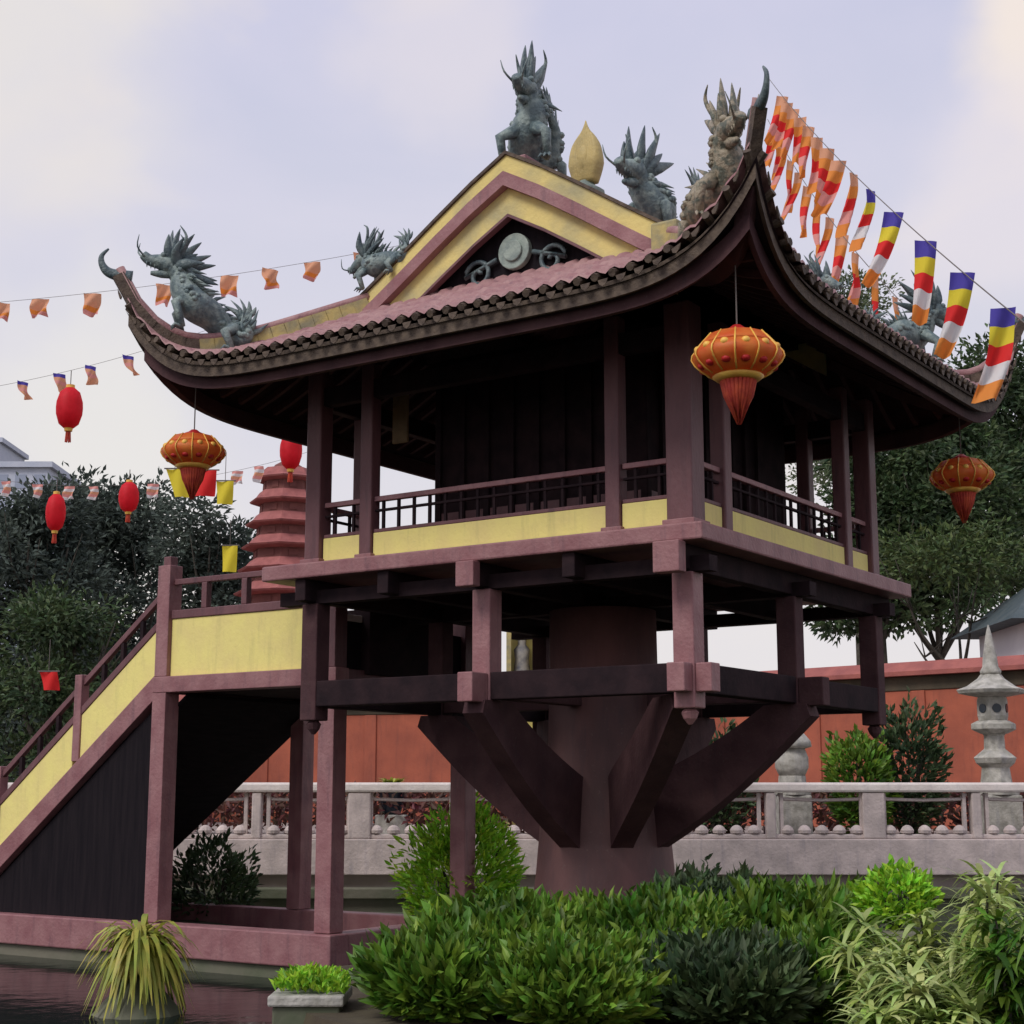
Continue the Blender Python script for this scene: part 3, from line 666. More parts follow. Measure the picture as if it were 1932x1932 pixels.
# --- roof surface
E_ = 4.1; GB = 1.86
prof = [(0, 9.20), (.5, 8.92), (1.0, 8.60), (1.6, 8.20), (2.15, 7.84), (3, 7.38), (3.6, 7.10), (4.1, 6.92)]
def PR(a):
    a = abs(a)
    for (x0, z0), (x1, z1) in zip(prof, prof[1:]):
        if a <= x1: return lerp(z0, z1, (a - x0) / (x1 - x0))
    return prof[-1][1]
def FB(b_): return b_ if b_ < 2.3 else 2.3 + (b_ - 2.3) * .78      # the far side has the shorter overhang
UPT = 1.04
def HZ(a, b_):
    m = max(abs(a), abs(b_)); n_ = min(abs(a), abs(b_))
    return PR(m) + UPT * (m / E_) ** 8.2 * (n_ / E_) ** 8.2
def side_pt(sd, x, m, dz=0):
    # sd 0: near w side (b=-m) ; 1: u side (a=+m) ; 2: far w side ; 3: near u side (a=-m)
    a, b_ = [(x, -m), (m, x), (x, m), (-m, x)][sd]
    # corners flare outwards a little
    fl = 1 + .03 * (abs(x) / E_) ** 8 * (m / E_) ** 6
    return P(CZ + a * fl, CZ + FB(b_ * fl), HZ(a, b_) + dz)
PT = .20
for sd in range(4):
    b = MB(); cols = []
    nx = 40 * 4 + 1
    for i in range(nx):
        x = lerp(-E_, E_, i / (nx - 1)); m0 = max(GB, abs(x)); c_ = []
        ridge = .055 * (0.5 + .5 * math.cos(2 * PI * x / PT)) ** .7
        for j in range(13):
            for f, lip in ((0.0, .0), (.94, .028)):
                if j == 12 and f: continue
                c_.append(side_pt(sd, x, lerp(m0, E_, (j + f) / 12), ridge + lip))
        cols.append(c_)
    b.grid(cols); sl = b.build('roof_slope', M_tile, pg, smooth=True)
    # round tile ends along the eave
    b = MB(); k = -int(E_ / PT)
    while k * PT < E_ - .03:
        x = k * PT
        if abs(x) < E_ - .05:
            q = side_pt(sd, x, E_, -.005); q0 = side_pt(sd, x, E_ - .12, .0); d = (q - q0).normalized()
            b.tube([q0, q + d * .03], .042, 8)
            q2 = side_pt(sd, x + PT / 2, E_, -.04); q3 = side_pt(sd, x + PT / 2, E_ - .1, -.02); d = (q2 - q3).normalized()
            tt = (side_pt(sd, min(E_, x + PT), E_) - side_pt(sd, x, E_)).normalized()
            b.prism([q2 + d * .02 - tt * .055, q2 + d * .02 + tt * .055, q2 + d * .02 + tt * .04 - Vector((0, 0, .045)), q2 + d * .02 - Vector((0, 0, .07)), q2 + d * .02 - tt * .04 - Vector((0, 0, .045))], d * .02)
        k += 1
    b.build('drip_tiles', M_tile2, sl)
    # fascia board and second eave board
    for (m_, z0, z1, th, mt, nm) in ((E_ - .05, -.25, -.075, .05, M_tile2, 'fascia'), (E_ - .16, -.40, -.20, .07, M_brk, 'eave_board')):
        b = MB(); n_ = 60; rows = []
        for i in range(n_ + 1):
            x = lerp(-m_, m_, i / n_); q = side_pt(sd, x, m_); qi = side_pt(sd, x * (1 - th / m_), m_ - th)
            rows.append([q + Vector((0, 0, z0)), q + Vector((0, 0, z1)), Vector((qi.x, qi.y, q.z + z1)), Vector((qi.x, qi.y, q.z + z0)), q + Vector((0, 0, z0))])
        b.grid(rows); bmesh.ops.remove_doubles(b.bm, verts=b.bm.verts, dist=.0003); b.build(nm, mt, pg)
    # soffit boards
    b = MB(); cols = []
    for i in range(61):
        x = lerp(-E_ + .03, E_ - .03, i / 60); m0 = max(1.6, abs(x)); cols.append([side_pt(sd, x, lerp(m0, E_ - .03, j / 12), -.12 - .0 * j) for j in range(13)])
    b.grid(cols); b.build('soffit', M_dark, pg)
    # rafters
    n_ = 25
    for i in range(n_):
        b = MB(); x = lerp(-E_ + .25, E_ - .25, i / (n_ - 1)); m0 = max(2.3, abs(x) + .02)
        if E_ - .3 - m0 < .15: continue
        pts = [side_pt(sd, x, lerp(m0, E_ - .30, j / 5), -.165) for j in range(6)]
        for q0, q1 in zip(pts, pts[1:]): b.beam(q0, q1, .06, .08)
        b.build('rafter', M_brk, pg)
# carved hip beams under each corner
for sa, sb in ((-1, -1), (1, -1), (-1, 1), (1, 1)):
    pts = []
    for j in range(12):
        m_ = lerp(2.2, E_ - .05, j / 11); pts.append(P(CZ + sa * m_, CZ + FB(sb * m_), HZ(m_, m_) - .26))
    b = MB(); b.tube(pts, .10, 4, side=(0, 0, 1)); b.build('hip_beam', M_brk, pg)
    # hip ridge on top
    pts = []; pts2 = []
    for j in range(18):
        m_ = lerp(2.1, E_ + .02, j / 17); fl = 1 + .03 * (min(m_, E_) / E_) ** 14; pts.append(P(CZ + sa * m_ * fl, CZ + FB(sb * m_ * fl), HZ(m_, m_) + .10)); pts2.append(pts[-1] + Vector((0, 0, .13)))
    b = MB()
    for q0, q1 in zip(pts[:13], pts[1:13]): b.beam(q0, q1 + (q1 - q0) * .05, .12, .17)
    hr = b.build('hip_ridge', M_yelold, pg)
    b = MB()
    for q0, q1 in zip(pts[12:], pts[13:]): b.beam(q0, q1 + (q1 - q0) * .05, .115, .15)
    b.build('ridge_end', M_tile2, hr)
    b = MB(); b.tube([q - Vector((0, 0, .02)) for q in pts2], .06, 8); b.build('ridge_cap', M_tile, hr, smooth=True)
    # corner finial: curling tip
    dg = Vector((sb, sa, 0)).normalized(); t0 = pts[-1]
    pp = spline([t0 + dg * -.15, t0 + dg * .10 + Vector((0, 0, .04)), t0 + dg * .20 + Vector((0, 0, .13)), t0 + dg * .22 + Vector((0, 0, .25)), t0 + dg * .14 + Vector((0, 0, .35))], 5)
    b = MB(); b.tube(pp, rsp([.09, .065, .045, .03, .012], 5), 8, flat=.7, side=(0, 0, 1)); b.build('roof_finial', M_dragon2, pg, smooth=True)
# main gabled roof
VB = 2.15
b = MB()
for s in (-1, 1):
    cols = []
    nb_ = 24 * 4 + 1
    for i in range(nb_):
        y = lerp(-VB, VB, i / (nb_ - 1)); rdg = .035 * (.5 + .5 * math.cos(2 * PI * y / PT))
        cols.append([P(CZ + s * a, CZ + y, PR(a) + rdg + .01) for a in (0, .25, .5, .75, 1, 1.3, 1.6, 1.9, 2.3)])
    b.grid(cols)
b.build('main_roof', M_tile, pg, smooth=True)
AA = [0, .25, .5, .75, 1, 1.3, 1.6, 1.9, 2.2]
for gs in (-1, 1):
    yv = CZ + gs * VB
    for s in (-1, 1):
        def strip(name, m, zt, zb, y0, y1, a1=2.2, par=pg, ztap=0):
            b = MB(); rows = []
            aa = [x for x in AA if x <= a1]
            for a in aa:
                f = a / 2.2
                rows.append([P(CZ + s * a, y0, PR(a) + zt), P(CZ + s * a, y1, PR(a) + zt), P(CZ + s * a, y1, PR(a) + zb), P(CZ + s * a, y0, PR(a) + zb), P(CZ + s * a, y0, PR(a) + zt)])
            b.grid(rows); bmesh.ops.remove_doubles(b.bm, verts=b.bm.verts, dist=.0003)
            bmesh.ops.holes_fill(b.bm, edges=b.bm.edges)
            return b.build(name, m, par)
        strip('verge_ridge', M_yelmid, .25, .03, yv - gs * .22, yv - gs * .02)
        strip('verge_cap', M_tile2, .30, .255, yv - gs * .25, yv + gs * .01)
        strip('verge_tiles', M_wood2, .028, -.15, yv - gs * .24, yv + gs * .05)
        strip('bargeboard', M_yelmid, -.152, -.47, yv - gs * .14, yv - gs * .06, a1=2.2)
        strip('barge_moulding', M_wood, -.472, -.51, yv - gs * .15, yv - gs * .05, a1=1.9)
    # gable wall
    b = MB(); yg = CZ + gs * (VB - .26)
    poly = [P(CZ + a, yg, PR(a) - .05) for a in (-1.9, -1.6, -1, -.5, 0, .5, 1, 1.6, 1.9)] + [P(CZ + 1.9, yg, 7.7), P(CZ - 1.9, yg, 7.7)]
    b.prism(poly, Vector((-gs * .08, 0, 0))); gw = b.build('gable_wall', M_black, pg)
    b = MB(); c = P(CZ, yg + gs * .06, 8.30)
    b.tube([c - Vector((gs * .05, 0, 0)), c + Vector((gs * .03, 0, 0))], .22, 24)
    b.tube([c + Vector((gs * .03, 0, 0)), c + Vector((gs * .06, 0, 0))], .13, 20)
    b.build('medallion', M_pale, gw, bevel=.01)
    for s in (-1, 1):      # scrolls either side of the medallion
        pts = []
        for k in range(26):
            a = k * .36; rr_ = .20 * (1 - k / 30); pts.append(c + Vector((gs * .0, s * (.52 + math.cos(a) * rr_), -.20 + math.sin(a) * rr_)))
        b = MB(); b.tube([c + Vector((0, s * .26, -.05))] + pts, .03, 6); b.build('scroll', M_dragon2, gw, smooth=True)
# main ridge
b = MB(); b.box(P(CZ - .11, CZ - VB + .26, 9.15), P(CZ + .11, CZ + VB - .26, 9.42)); rg = b.build('main_ridge', M_yel, pg, bevel=.01)
b = MB(); b.box(P(CZ - .15, CZ - VB + .2, 9.422), P(CZ + .15, CZ + VB - .2, 9.50)); b.build('ridge_cap', M_wood2, rg, bevel=.02)
# flaming pearl at the middle of the ridge
b = MB(); b.lathe([(.2, 9.501), (.24, 9.58), (.12, 9.66), (.1, 9.72)], P(CZ, CZ - .3, 0), 14); jw = b.build('pearl_base', M_pale, rg, smooth=True)
b = MB()
for k in range(9):
    a = (k - 4) / 4
    c = P(CZ, CZ - .3, 9.70); pts = spline([c + Vector((0, a * .10, 0)), c + Vector((0, a * .16, .26)), c + Vector((0, a * .14, .52)), c + Vector((0, a * .03, .86 - abs(a) * .12))], 4)
    b.tube(pts, rsp([.09, .12, .08, .01], 4), 8, flat=.7, side=(1, 0, 0))
b.ell(P(CZ, CZ - .3, 10.0), (.13, .13, .26))
b.build('flaming_pearl', M_gold, pg, smooth=True)

# --- dragons
def dragon(parent, origin, fwd, s, m, seed, spine=None, tail_up=.6, mane=1.0, slope=0):
    rr = random.Random(seed); o = Vector(origin); f = Vector((fwd[0], fwd[1], 0)).normalized(); sd_ = Vector((-f.y, f.x, 0)); up = Vector((0, 0, 1))
    def Q(x, z, y=0): return o + f * x * s + up * (z + x * slope) * s + sd_ * y * s
    sp = spine or [(-1.15, tail_up, .05), (-1.2, .30, .12), (-.95, .10, .10), (-.62, .2, -.12), (-.3, .34, -.05), (0, .36, .10), (.2, .58, .06), (.27, .80, 0), (.42, .92, 0)]
    rd = [.03, .08, .13, .19, .24, .26, .21, .17, .14]
    pts = spline([Q(x, z, y) for x, z, y in sp], 5); rads = [r * s for r in rsp(rd[-len(sp):], 5)]
    b = MB(); b.tube(pts, rads, 10)
    # dorsal fins
    for i in range(2, len(pts) - 3):
        d = (pts[i + 1] - pts[i - 1]).normalized(); nn = (up - d * up.dot(d)); nn = nn.normalized() if nn.length > .2 else -f
        if i < 8: nn = (nn - f * .3).normalized()
        c = pts[i] + nn * rads[i] * .8; hgt = (.10 + .08 * (i % 2)) * s
        b.tube([c, c + nn * hgt * .6 - d * hgt * .3, c + nn * hgt * 1.3 - d * hgt * 1.0], [.05 * s, .035 * s, .004 * s], 5, flat=.5)
    # scale knobs along flanks
    for i in range(6, len(pts) - 4, 1):
        for sg in (-1, 1):
            c = pts[i] + sd_ * sg * rads[i] * .88 + up * rr.uniform(-.3, .5) * rads[i]
            b.ell(c, (.055 * s, .055 * s, .05 * s), 6, 4)
    # legs with claws
    for (x, z, y) in ((-.62, .1, .24), (-.62, .1, -.24), (.12, .3, .26), (.12, .3, -.26)):
        kn = Q(x + .16, z - .02, y * 1.25); ft = Q(x + .05, -.14 + (.08 if x > 0 else 0), y * 1.2)
        b.tube([Q(x, z + .12, y * .5), kn, ft], [.11 * s, .075 * s, .05 * s], 7)
        for c_ in (-1, 0, 1): b.tube([ft, ft + f * .11 * s + sd_ * c_ * .06 * s + up * .02 * s, ft + f * .17 * s + sd_ * c_ * .08 * s - up * .04 * s], [.035 * s, .025 * s, .006 * s], 5)
    # tail flame
    te = pts[0]
    for k in range(5):
        a = lerp(-.9, .9, k / 4); dd = (up * math.cos(a) + f * math.sin(a)).normalized()
        b.tube(spline([te - up * .02, te + dd * .16 * s - f * .03 * s, te + dd * .32 * s + f * .05 * s], 3), rsp([.05 * s, .045 * s, .004 * s], 3), 6, flat=.5)
    body = b.build('dragon', m, parent, smooth=True)
    # head
    hx, hz = sp[-1][0], sp[-1][1]
    b = MB()
    b.tube(spline([Q(hx - .08, hz - .02), Q(hx + .05, hz + .03), Q(hx + .2, hz + .02), Q(hx + .34, hz + .0), Q(hx + .44, hz + .05)], 4), rsp([.13 * s, .16 * s, .12 * s, .09 * s, .07 * s], 4), 10)   # skull and snout
    b.tube(spline([Q(hx + .0, hz - .10), Q(hx + .16, hz - .16), Q(hx + .32, hz - .20)], 4), rsp([.08 * s, .065 * s, .03 * s], 4), 8)   # open lower jaw
    for sg in (-1, 1):
        b.ell(Q(hx + .13, hz + .12, sg * .1), (.05 * s, .05 * s, .05 * s), 8, 6)
        b.tube(spline([Q(hx + .02, hz + .12, sg * .07), Q(hx - .14, hz + .30, sg * .14), Q(hx - .20, hz + .50, sg * .2), Q(hx - .10, hz + .64, sg * .2)], 4), rsp([.045 * s, .035 * s, .025 * s, .006 * s], 4), 6)  # horns
        b.tube(spline([Q(hx + .4, hz, sg * .06), Q(hx + .52, hz + .1, sg * .14), Q(hx + .5, hz + .28, sg * .2)], 3), rsp([.018 * s, .014 * s, .005 * s], 3), 5)  # whiskers
        for k in range(4): b.tube([Q(hx + .2 + k * .06, hz - .05, sg * .06), Q(hx + .2 + k * .06, hz - .11, sg * .06)], [.018 * s, .003 * s], 5)
    hd = b.build('head', m, body, smooth=True)
    b = MB()
    for k in range(13):     # mane flames sweeping up and back from behind the skull
        a = lerp(-.35, 1.9, k / 12); y = rr.uniform(-.18, .18); ln_ = (.42 + .26 * math.sin(k * 2.1) ** 2) * mane
        dv = Vector((-math.sin(a), 0, math.cos(a)))
        p0 = (hx - .06, hz + .02); c1 = (p0[0] + dv.x * ln_ * .5 + .05, p0[1] + dv.z * ln_ * .5); c2 = (p0[0] + dv.x * ln_ - .02, p0[1] + dv.z * ln_ + .05)
        b.tube(spline([Q(p0[0], p0[1], y * .5), Q(c1[0], c1[1], y * 1.1), Q(c2[0], c2[1], y * 1.3)], 4), rsp([.085 * s, .085 * s, .006 * s], 4), 7, flat=.55)
    b.build('mane', M_dragon2 if m is M_dragon else m, body, smooth=True)
    return body
# forward vectors are in the pagoda frame (x = w, y = u)
dragon(pg, P(CZ, CZ - 1.62, 9.54), (-1, -.25), .90, M_dragon, 1, mane=1.1, spine=[(-.10, .75, .22), (-.32, .5, .26), (-.42, .2, .16), (-.40, .12, -.06), (-.25, .2, -.14), (-.05, .42, -.05), (.02, .66, .05), (.05, .82, .02), (.10, .95, 0)])
dragon(pg, P(CZ, CZ + 1.5, 9.53), (-1, 0), 1.05, M_dragon, 2, spine=[(-1.0, .95, .1), (-1.05, .45, .12), (-.85, .15, .10), (-.5, .2, -.12), (-.2, .3, -.05), (.1, .3, .10), (.28, .45, .06), (.36, .6, 0), (.48, .7, 0)])
for sa, sb, m_, q in ((1, -1, M_dragon, 3.60), (-1, -1, M_scale, 3.42), (-1, 1, M_dragon, 3.1), (1, 1, M_dragon, 3.15)):
    z0 = HZ(q, q) + .30
    sl_ = (HZ(q + .45, q + .45) - HZ(q - .45, q - .45)) / (.9 * 1.414)
    dragon(pg, P(CZ + sa * q, CZ + FB(sb * q), z0 - .02), (sb, sa), .80 if m_ is not M_scale else .84, m_, 5 + int(sa * 2 + sb), tail_up=.35, slope=sl_ * .8, spine=[(-.72, .45, .05), (-.82, .24, .12), (-.70, .10, .10), (-.48, .2, -.12), (-.24, .36, -.05), (0, .40, .10), (.17, .60, .06), (.23, .80, 0), (.36, .90, 0)])
# small dragons where the verge ridges end
for sa in (1, -1):
    for sb in (-1, 1):
        if (sa, sb) == (-1, -1): continue
        dragon(pg, P(CZ + sa * 2.0, CZ + sb * 2.03, PR(2.0) + .30), (0, sa), .60, M_dragon, 9, mane=.8, slope=-.45, spine=[(-.72, .45, .05), (-.82, .24, .12), (-.70, .10, .10), (-.48, .2, -.12), (-.24, .36, -.05), (0, .40, .10), (.17, .55, .06), (.23, .70, 0), (.36, .78, 0)])
b = MB(); b.box(P(CZ - 2.35, CZ - 2.3, 7.75), P(CZ - 2.02, CZ - 2.0, 8.12)); b.build('ridge_end_block', M_yelold, pg, bevel=.03)

# ================================================================ STAIRCASE AND LANDING
st = thing('staircase', 'yellow-panelled maroon staircase and landing on posts leading up to the pagoda', 'staircase', (C0[0], C0[1], 0), ROT)
def sbox(name, m, u0, u1, w0, w1, z0, z1, bev=.01, par=None):
    b = MB(); b.box(P(u0, w0, z0), P(u1, w1, z1)); return b.build(name, m, par or st, bevel=bev)
N0, N1 = 1.25, 4.1; UA, UB = 5.78, 8.82; LZ = 3.34
for nm, u, w_, z1 in (('post', UA, N0, 4.45), ('post', UA, N1, 4.45), ('post', UB, N0, 5.12), ('post', UB, N1, 5.12)):
    sbox(nm, M_wood2, u - .13, u + .13, w_ - .13, w_ + .13, .26, LZ - .001)
    sbox('newel', M_wood if u == UA else M_wood2, u - .12, u + .12, w_ - .12, w_ + .12, LZ + .222, z1)
for w_ in (N0, N1):
    sbox('newel_cap', M_wood, UB - .07, UB + .07, w_ - .07, w_ + .07, 5.121, 5.25)
    sbox('landing_beam', M_wood2, UA - .15, UB + .13, w_ - .135, w_ + .135, LZ, LZ + .22)
    sbox('landing_panel', M_yel, UA + .121, UB - .121, w_ - .05, w_ + .05, LZ + .222, LZ + 1.02)
    sbox('panel_rail', M_wood, UA + .121, UB - .121, w_ - .07, w_ + .07, LZ + 1.022, LZ + 1.14)
    sbox('handrail', M_wood, UA + .7, UB - .121, w_ - .04, w_ + .04, 4.84, 4.92)
    for u in (7.35, 8.1): sbox('rail_post', M_wood, u - .05, u + .05, w_ - .05, w_ + .05, LZ + 1.142, 4.839)
sbox('side_beam', M_wood, UA - .10, UA + .10, N0 + .137, N1 - .137, LZ - .06, LZ + .215)
sbox('side_beam', M_wood, UB - .10, UB + .10, N0 + .137, N1 - .137, LZ - .0, LZ + .215)
sbox('landing_floor', M_dark, UA + .101, UB - .101, N0 + .136, N1 - .136, LZ + .03, LZ + .16)
sbox('end_panel', M_black, UA - .04, UA + .04, N0 + .122, N1 - .122, LZ + .217, LZ + .84)
sbox('sky_gap_strip', M_rail, UA - .05, UA + .03, N0 + .2, N0 + .85, LZ + .842, LZ + .93)  # pale strip standing in for bright sky showing through a gap
# last steps from landing to temple floor
for k in range(4):
    sbox('step', M_dark, 5.60 + .26 * k, 5.60 + .26 * (k + 1) + .02, N0 + .5, N1 - .5, LZ + .162, 4.62 - .26 * k - .0)
# sloping flight
SL = .762; UE = 13.6
def szz(u): return (LZ + .02) - SL * (u - (UB + .0))
for w_ in (N0, N1):
    def par_strip(name, m, u0, u1, za, zb, th, par=st):
        b = MB(); poly = [P(u0, w_ - th / 2, szz(u0) + za), P(u1, w_ - th / 2, szz(u1) + za), P(u1, w_ - th / 2, szz(u1) + zb), P(u0, w_ - th / 2, szz(u0) + zb)]
        b.prism(poly, Vector((th, 0, 0))); return b.build(name, m, par, bevel=.008)
    segs = [UB + .122, 10.55, 12.25, UE]
    par_strip('stringer', M_wood2, UB + .132, UE, -.02, .32, .22)
    for i in range(3):
        a0 = segs[i] + (.08 if i else 0); a1 = segs[i + 1] - .08
        par_strip('stair_panel', M_yel, a0, a1, .322, .98, .10)
        par_strip('panel_rail', M_wood, a0, a1, .982, 1.10, .13)
        par_strip('handrail', M_wood, a0, a1, 1.40, 1.50, .08)
        for f in (.25, .5, .75):
            u = lerp(a0, a1, f); sbox('rail_post', M_dark, u - .03, u + .03, w_ - .03, w_ + .03, szz(u) + 1.13, szz(u) + 1.40, 0)
        if i: 
            u = segs[i]; sbox('newel', M_wood2, u - .075, u + .075, w_ - .075, w_ + .075, szz(u) + .32 + .06, szz(u) + 1.62)
for k in range(17):
    u0 = UB + .15 + k * .27; z = szz(u0) + .22
    sbox('tread', M_dark, u0, u0 + .30, N0 + .112, N1 - .112, z - .05, z, 0)
b = MB(); poly = [P(UB - .3, N0 + .112, szz(UB) - .08), P(UE, N0 + .112, szz(UE) - .08), P(UE, N0 + .112, szz(UE) - .03), P(UB - .3, N0 + .112, szz(UB) - .03)]
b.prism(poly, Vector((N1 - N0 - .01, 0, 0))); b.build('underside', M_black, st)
# boarded wall under the near side of the flight
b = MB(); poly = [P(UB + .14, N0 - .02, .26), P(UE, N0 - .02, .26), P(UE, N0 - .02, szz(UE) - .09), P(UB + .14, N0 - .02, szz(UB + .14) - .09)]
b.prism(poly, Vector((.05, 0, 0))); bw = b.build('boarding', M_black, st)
# ground beams
sbox('ground_beam', M_wood2, UA - .22, 20.5, N0 - .22, N0 + .14, -.16, .255, .02)
sbox('ground_beam', M_wood2, UA - .22, 20.5, N1 - .14, N1 + .14, -.16, .255, .02)
sbox('ground_beam', M_wood2, UA - .2, UA + .14, N0 + .142, N1 - .142, -.14, .25, .02)
sbox('footing', M_stone2, UA - .15, 20.5, N0 - .15, N1 + .1, -.75, -.165, .02)

# ================================================================ LANTERNS
def palace_lantern(p, s, label):
    t = thing('palace_lantern', label, 'lantern', p, R.uniform(0, 1), 'orange palace lanterns hung from the roof corners')
    # origin at the widest level; widths in units of s (half width)
    b = MB(); b.lathe([(.30 * s, .52 * s), (.62 * s, .50 * s), (.80 * s, .30 * s), (.86 * s, .22 * s)], (0, 0, 0), 36, .06, 12); b.build('upper_shade', M_lant_o, t, smooth=True)
    b = MB()
    b.lathe([(.86 * s, .219 * s), (.97 * s, .08 * s), (1.0 * s, -.04 * s), (.94 * s, -.18 * s), (.78 * s, -.34 * s), (.58 * s, -.46 * s)], (0, 0, 0), 36, .05, 12)
    bd = b.build('shade', M_lant_o, t, smooth=True)
    b = MB()
    for k in range(12):
        a = 2 * PI * k / 12; pts = [Vector((math.cos(a) * r * s * 1.07, math.sin(a) * r * s * 1.07, z * s)) for r, z in ((.62, .5), (.84, .24), (.98, .06), (1.0, -.05), (.93, -.19), (.77, -.35), (.6, -.46))]
        b.tube(pts, .022 * s, 5)
    b.build('ribs', M_lant_g, bd, smooth=True)
    b = MB()
    for k in range(12):
        a = 2 * PI * (k + .5) / 12
        for r, z in ((.90, .12), ):
            b.ell((math.cos(a) * r * s * 1.02, math.sin(a) * r * s * 1.02, z * s), (.11 * s, .11 * s, .10 * s), 8, 5)
    b.build('gold_blossoms', M_lant_g, bd, smooth=True)
    b = MB()
    for k in range(12):
        a = 2 * PI * (k + .5) / 12; b = MB(); b.ell((math.cos(a) * .82 * s, math.sin(a) * .82 * s, -.26 * s), (.13 * s, .13 * s, .09 * s), 8, 5)
        b.build('crimson_petal', M_lant_d, bd, smooth=True)
    MB().lathe([(.56 * s, -.461 * s), (.60 * s, -.50 * s), (.50 * s, -.58 * s), (.42 * s, -.60 * s)], (0, 0, 0), 24).build('lower_ring', M_lant_g, t, smooth=True)
    MB().lathe([(.10 * s, .74 * s), (.20 * s, .66 * s), (.34 * s, .60 * s), (.36 * s, .521 * s)], (0, 0, 0), 20).build('top_cap', M_lant_d, t, smooth=True)
    b = MB()
    for k in range(26):
        a = 2 * PI * k / 26; r0 = .38 * s
        b.tube([(math.cos(a) * r0, math.sin(a) * r0, -.60 * s), (math.cos(a) * r0 * .8, math.sin(a) * r0 * .8, -.95 * s), (math.cos(a) * r0 * .12, math.sin(a) * r0 * .12, (-1.42 - .1 * (k % 3)) * s)], [.055 * s, .05 * s, .012 * s], 5)
    b.build('tassel', M_tassel, t, smooth=True)
    MB().tube([(0, 0, .73 * s), (0, 0, .73 * s + .75)], .008, 5).build('cord', M_string, t)
    return t
palace_lantern(PW(-1.21, -1.21, 0) + Vector((0, 0, at(1390, 672, 14.22).z)), .405, 'orange palace lantern with long tassel hanging from the near roof corner')
palace_lantern(Vector((at(365, 855, 18.4).x, 18.4, at(365, 852, 18.4).z)), .36, 'orange palace lantern hanging from the left roof corner above the stair')
palace_lantern(Vector((at(1815, 900, 20.3).x, 20.3, at(1815, 898, 20.3).z)), .39, 'orange palace lantern hanging from the right roof corner against dark trees')
def red_lantern(px, py, d, wpx, hpx, label):
    p = at(px, py, d); s = wpx / F0 * d / 2; h = hpx / F0 * d / 2
    t = thing('red_lantern', label, 'lantern', p, 0, 'red oval lanterns strung over the pond')
    b = MB(); b.lathe([(s * .35, -h * .8), (s * .75, -h * .62), (s * .97, -h * .25), (s, 0), (s * .97, h * .25), (s * .75, h * .62), (s * .35, h * .8)], (0, 0, 0), 24, .04, 8); b.build('shade', M_red, t, smooth=True)
    MB().lathe([(s * .34, h * .801), (s * .34, h * .92), (s * .1, h * .95)], (0, 0, 0), 14).build('top_cap', M_lant_g, t)
    MB().lathe([(s * .1, -h * .95), (s * .3, -h * .92), (s * .34, -h * .801)], (0, 0, 0), 14).build('bottom_cap', M_lant_g, t)
    b = MB()
    for k in range(8):
        a = 2 * PI * k / 8; b.tube([(math.cos(a) * s * .15, math.sin(a) * s * .15, -h * .95), (math.cos(a) * s * .2, math.sin(a) * s * .2, -h * 1.35)], .012, 4)
    b.build('tassel', M_tassel, t)
    MB().tube([(0, 0, h * .93), (0, 0, h * 1.5)], .008, 4).build('cord', M_string, t)
red_lantern(131, 770, 27, 50, 100, 'large red oval lantern highest at the left, under the small flags')
red_lantern(105, 967, 29, 37, 88, 'red oval lantern lowest at the left against the dark trees')
red_lantern(243, 938, 30, 38, 72, 'small red oval lantern between the low one and the orange palace lantern')
red_lantern(549, 850, 29, 42, 92, 'red oval lantern in front of the brick tower by the far left column')

# ================================================================ FLAGS
def flag_mesh(wd, ht, seed, slant=0):
    rr = random.Random(seed); b = MB(); ph = rr.uniform(0, 6); nx, nz_ = 7, 15
    vs = []
    for j in range(nz_ + 1):
        t_ = j / nz_; row = []
        for i in range(nx + 1):
            s_ = i / nx - .5
            row.append(b.bm.verts.new((s_ * wd * (1 - .25 * t_ * (1 + math.sin(ph))) + slant * t_ * ht * (.7 + .6 * t_), math.sin(s_ * 6 + t_ * 5 + ph) * .3 * wd * (.3 + t_) + t_ * t_ * .12 * ht * math.sin(ph * 2), -t_ * ht + math.sin(s_ * 3 + ph) * .02 * ht)))
        vs.append(row)
    for j in range(nz_):
        for i in range(nx):
            b.mi = min(4, j // 3); b.face([vs[j][i], vs[j][i + 1], vs[j + 1][i + 1], vs[j + 1][i]])
    return b
FAR = [FC['faded'], FC['orange'], FC['red'], FC['pink'], FC['orange']]
def bunting(label, A, B, sag, ts, wd, ht, slant=0, seed=0, mats=FL, group='strings of small flags', cord=.007, yaw=None, far_from=2):
    t = thing('bunting', label, 'bunting', A, 0, group)
    def pt(x): return (B - A) * x + Vector((0, 0, -4 * sag * x * (1 - x)))
    MB().tube([pt(k / 24) for k in range(25)], cord, 5).build('string', M_string, t)
    dv = (B - A); az = math.atan2(dv.y, dv.x)
    for i, x in enumerate(ts):
        f = flag_mesh(wd, ht * R.uniform(.85, 1.1), seed * 31 + i, slant * R.uniform(.3, 1.4)).build('flag', (mats if x < far_from else FAR), t, smooth=True, recalc=False); f.location = pt(x) - Vector((0, 0, .01))
        f.rotation_euler = (0, 0, (az if yaw is None else yaw) + R.uniform(-.6, .6))
    return t
A = at(1990, 655, 12.0); B = at(1452, 150, 33)
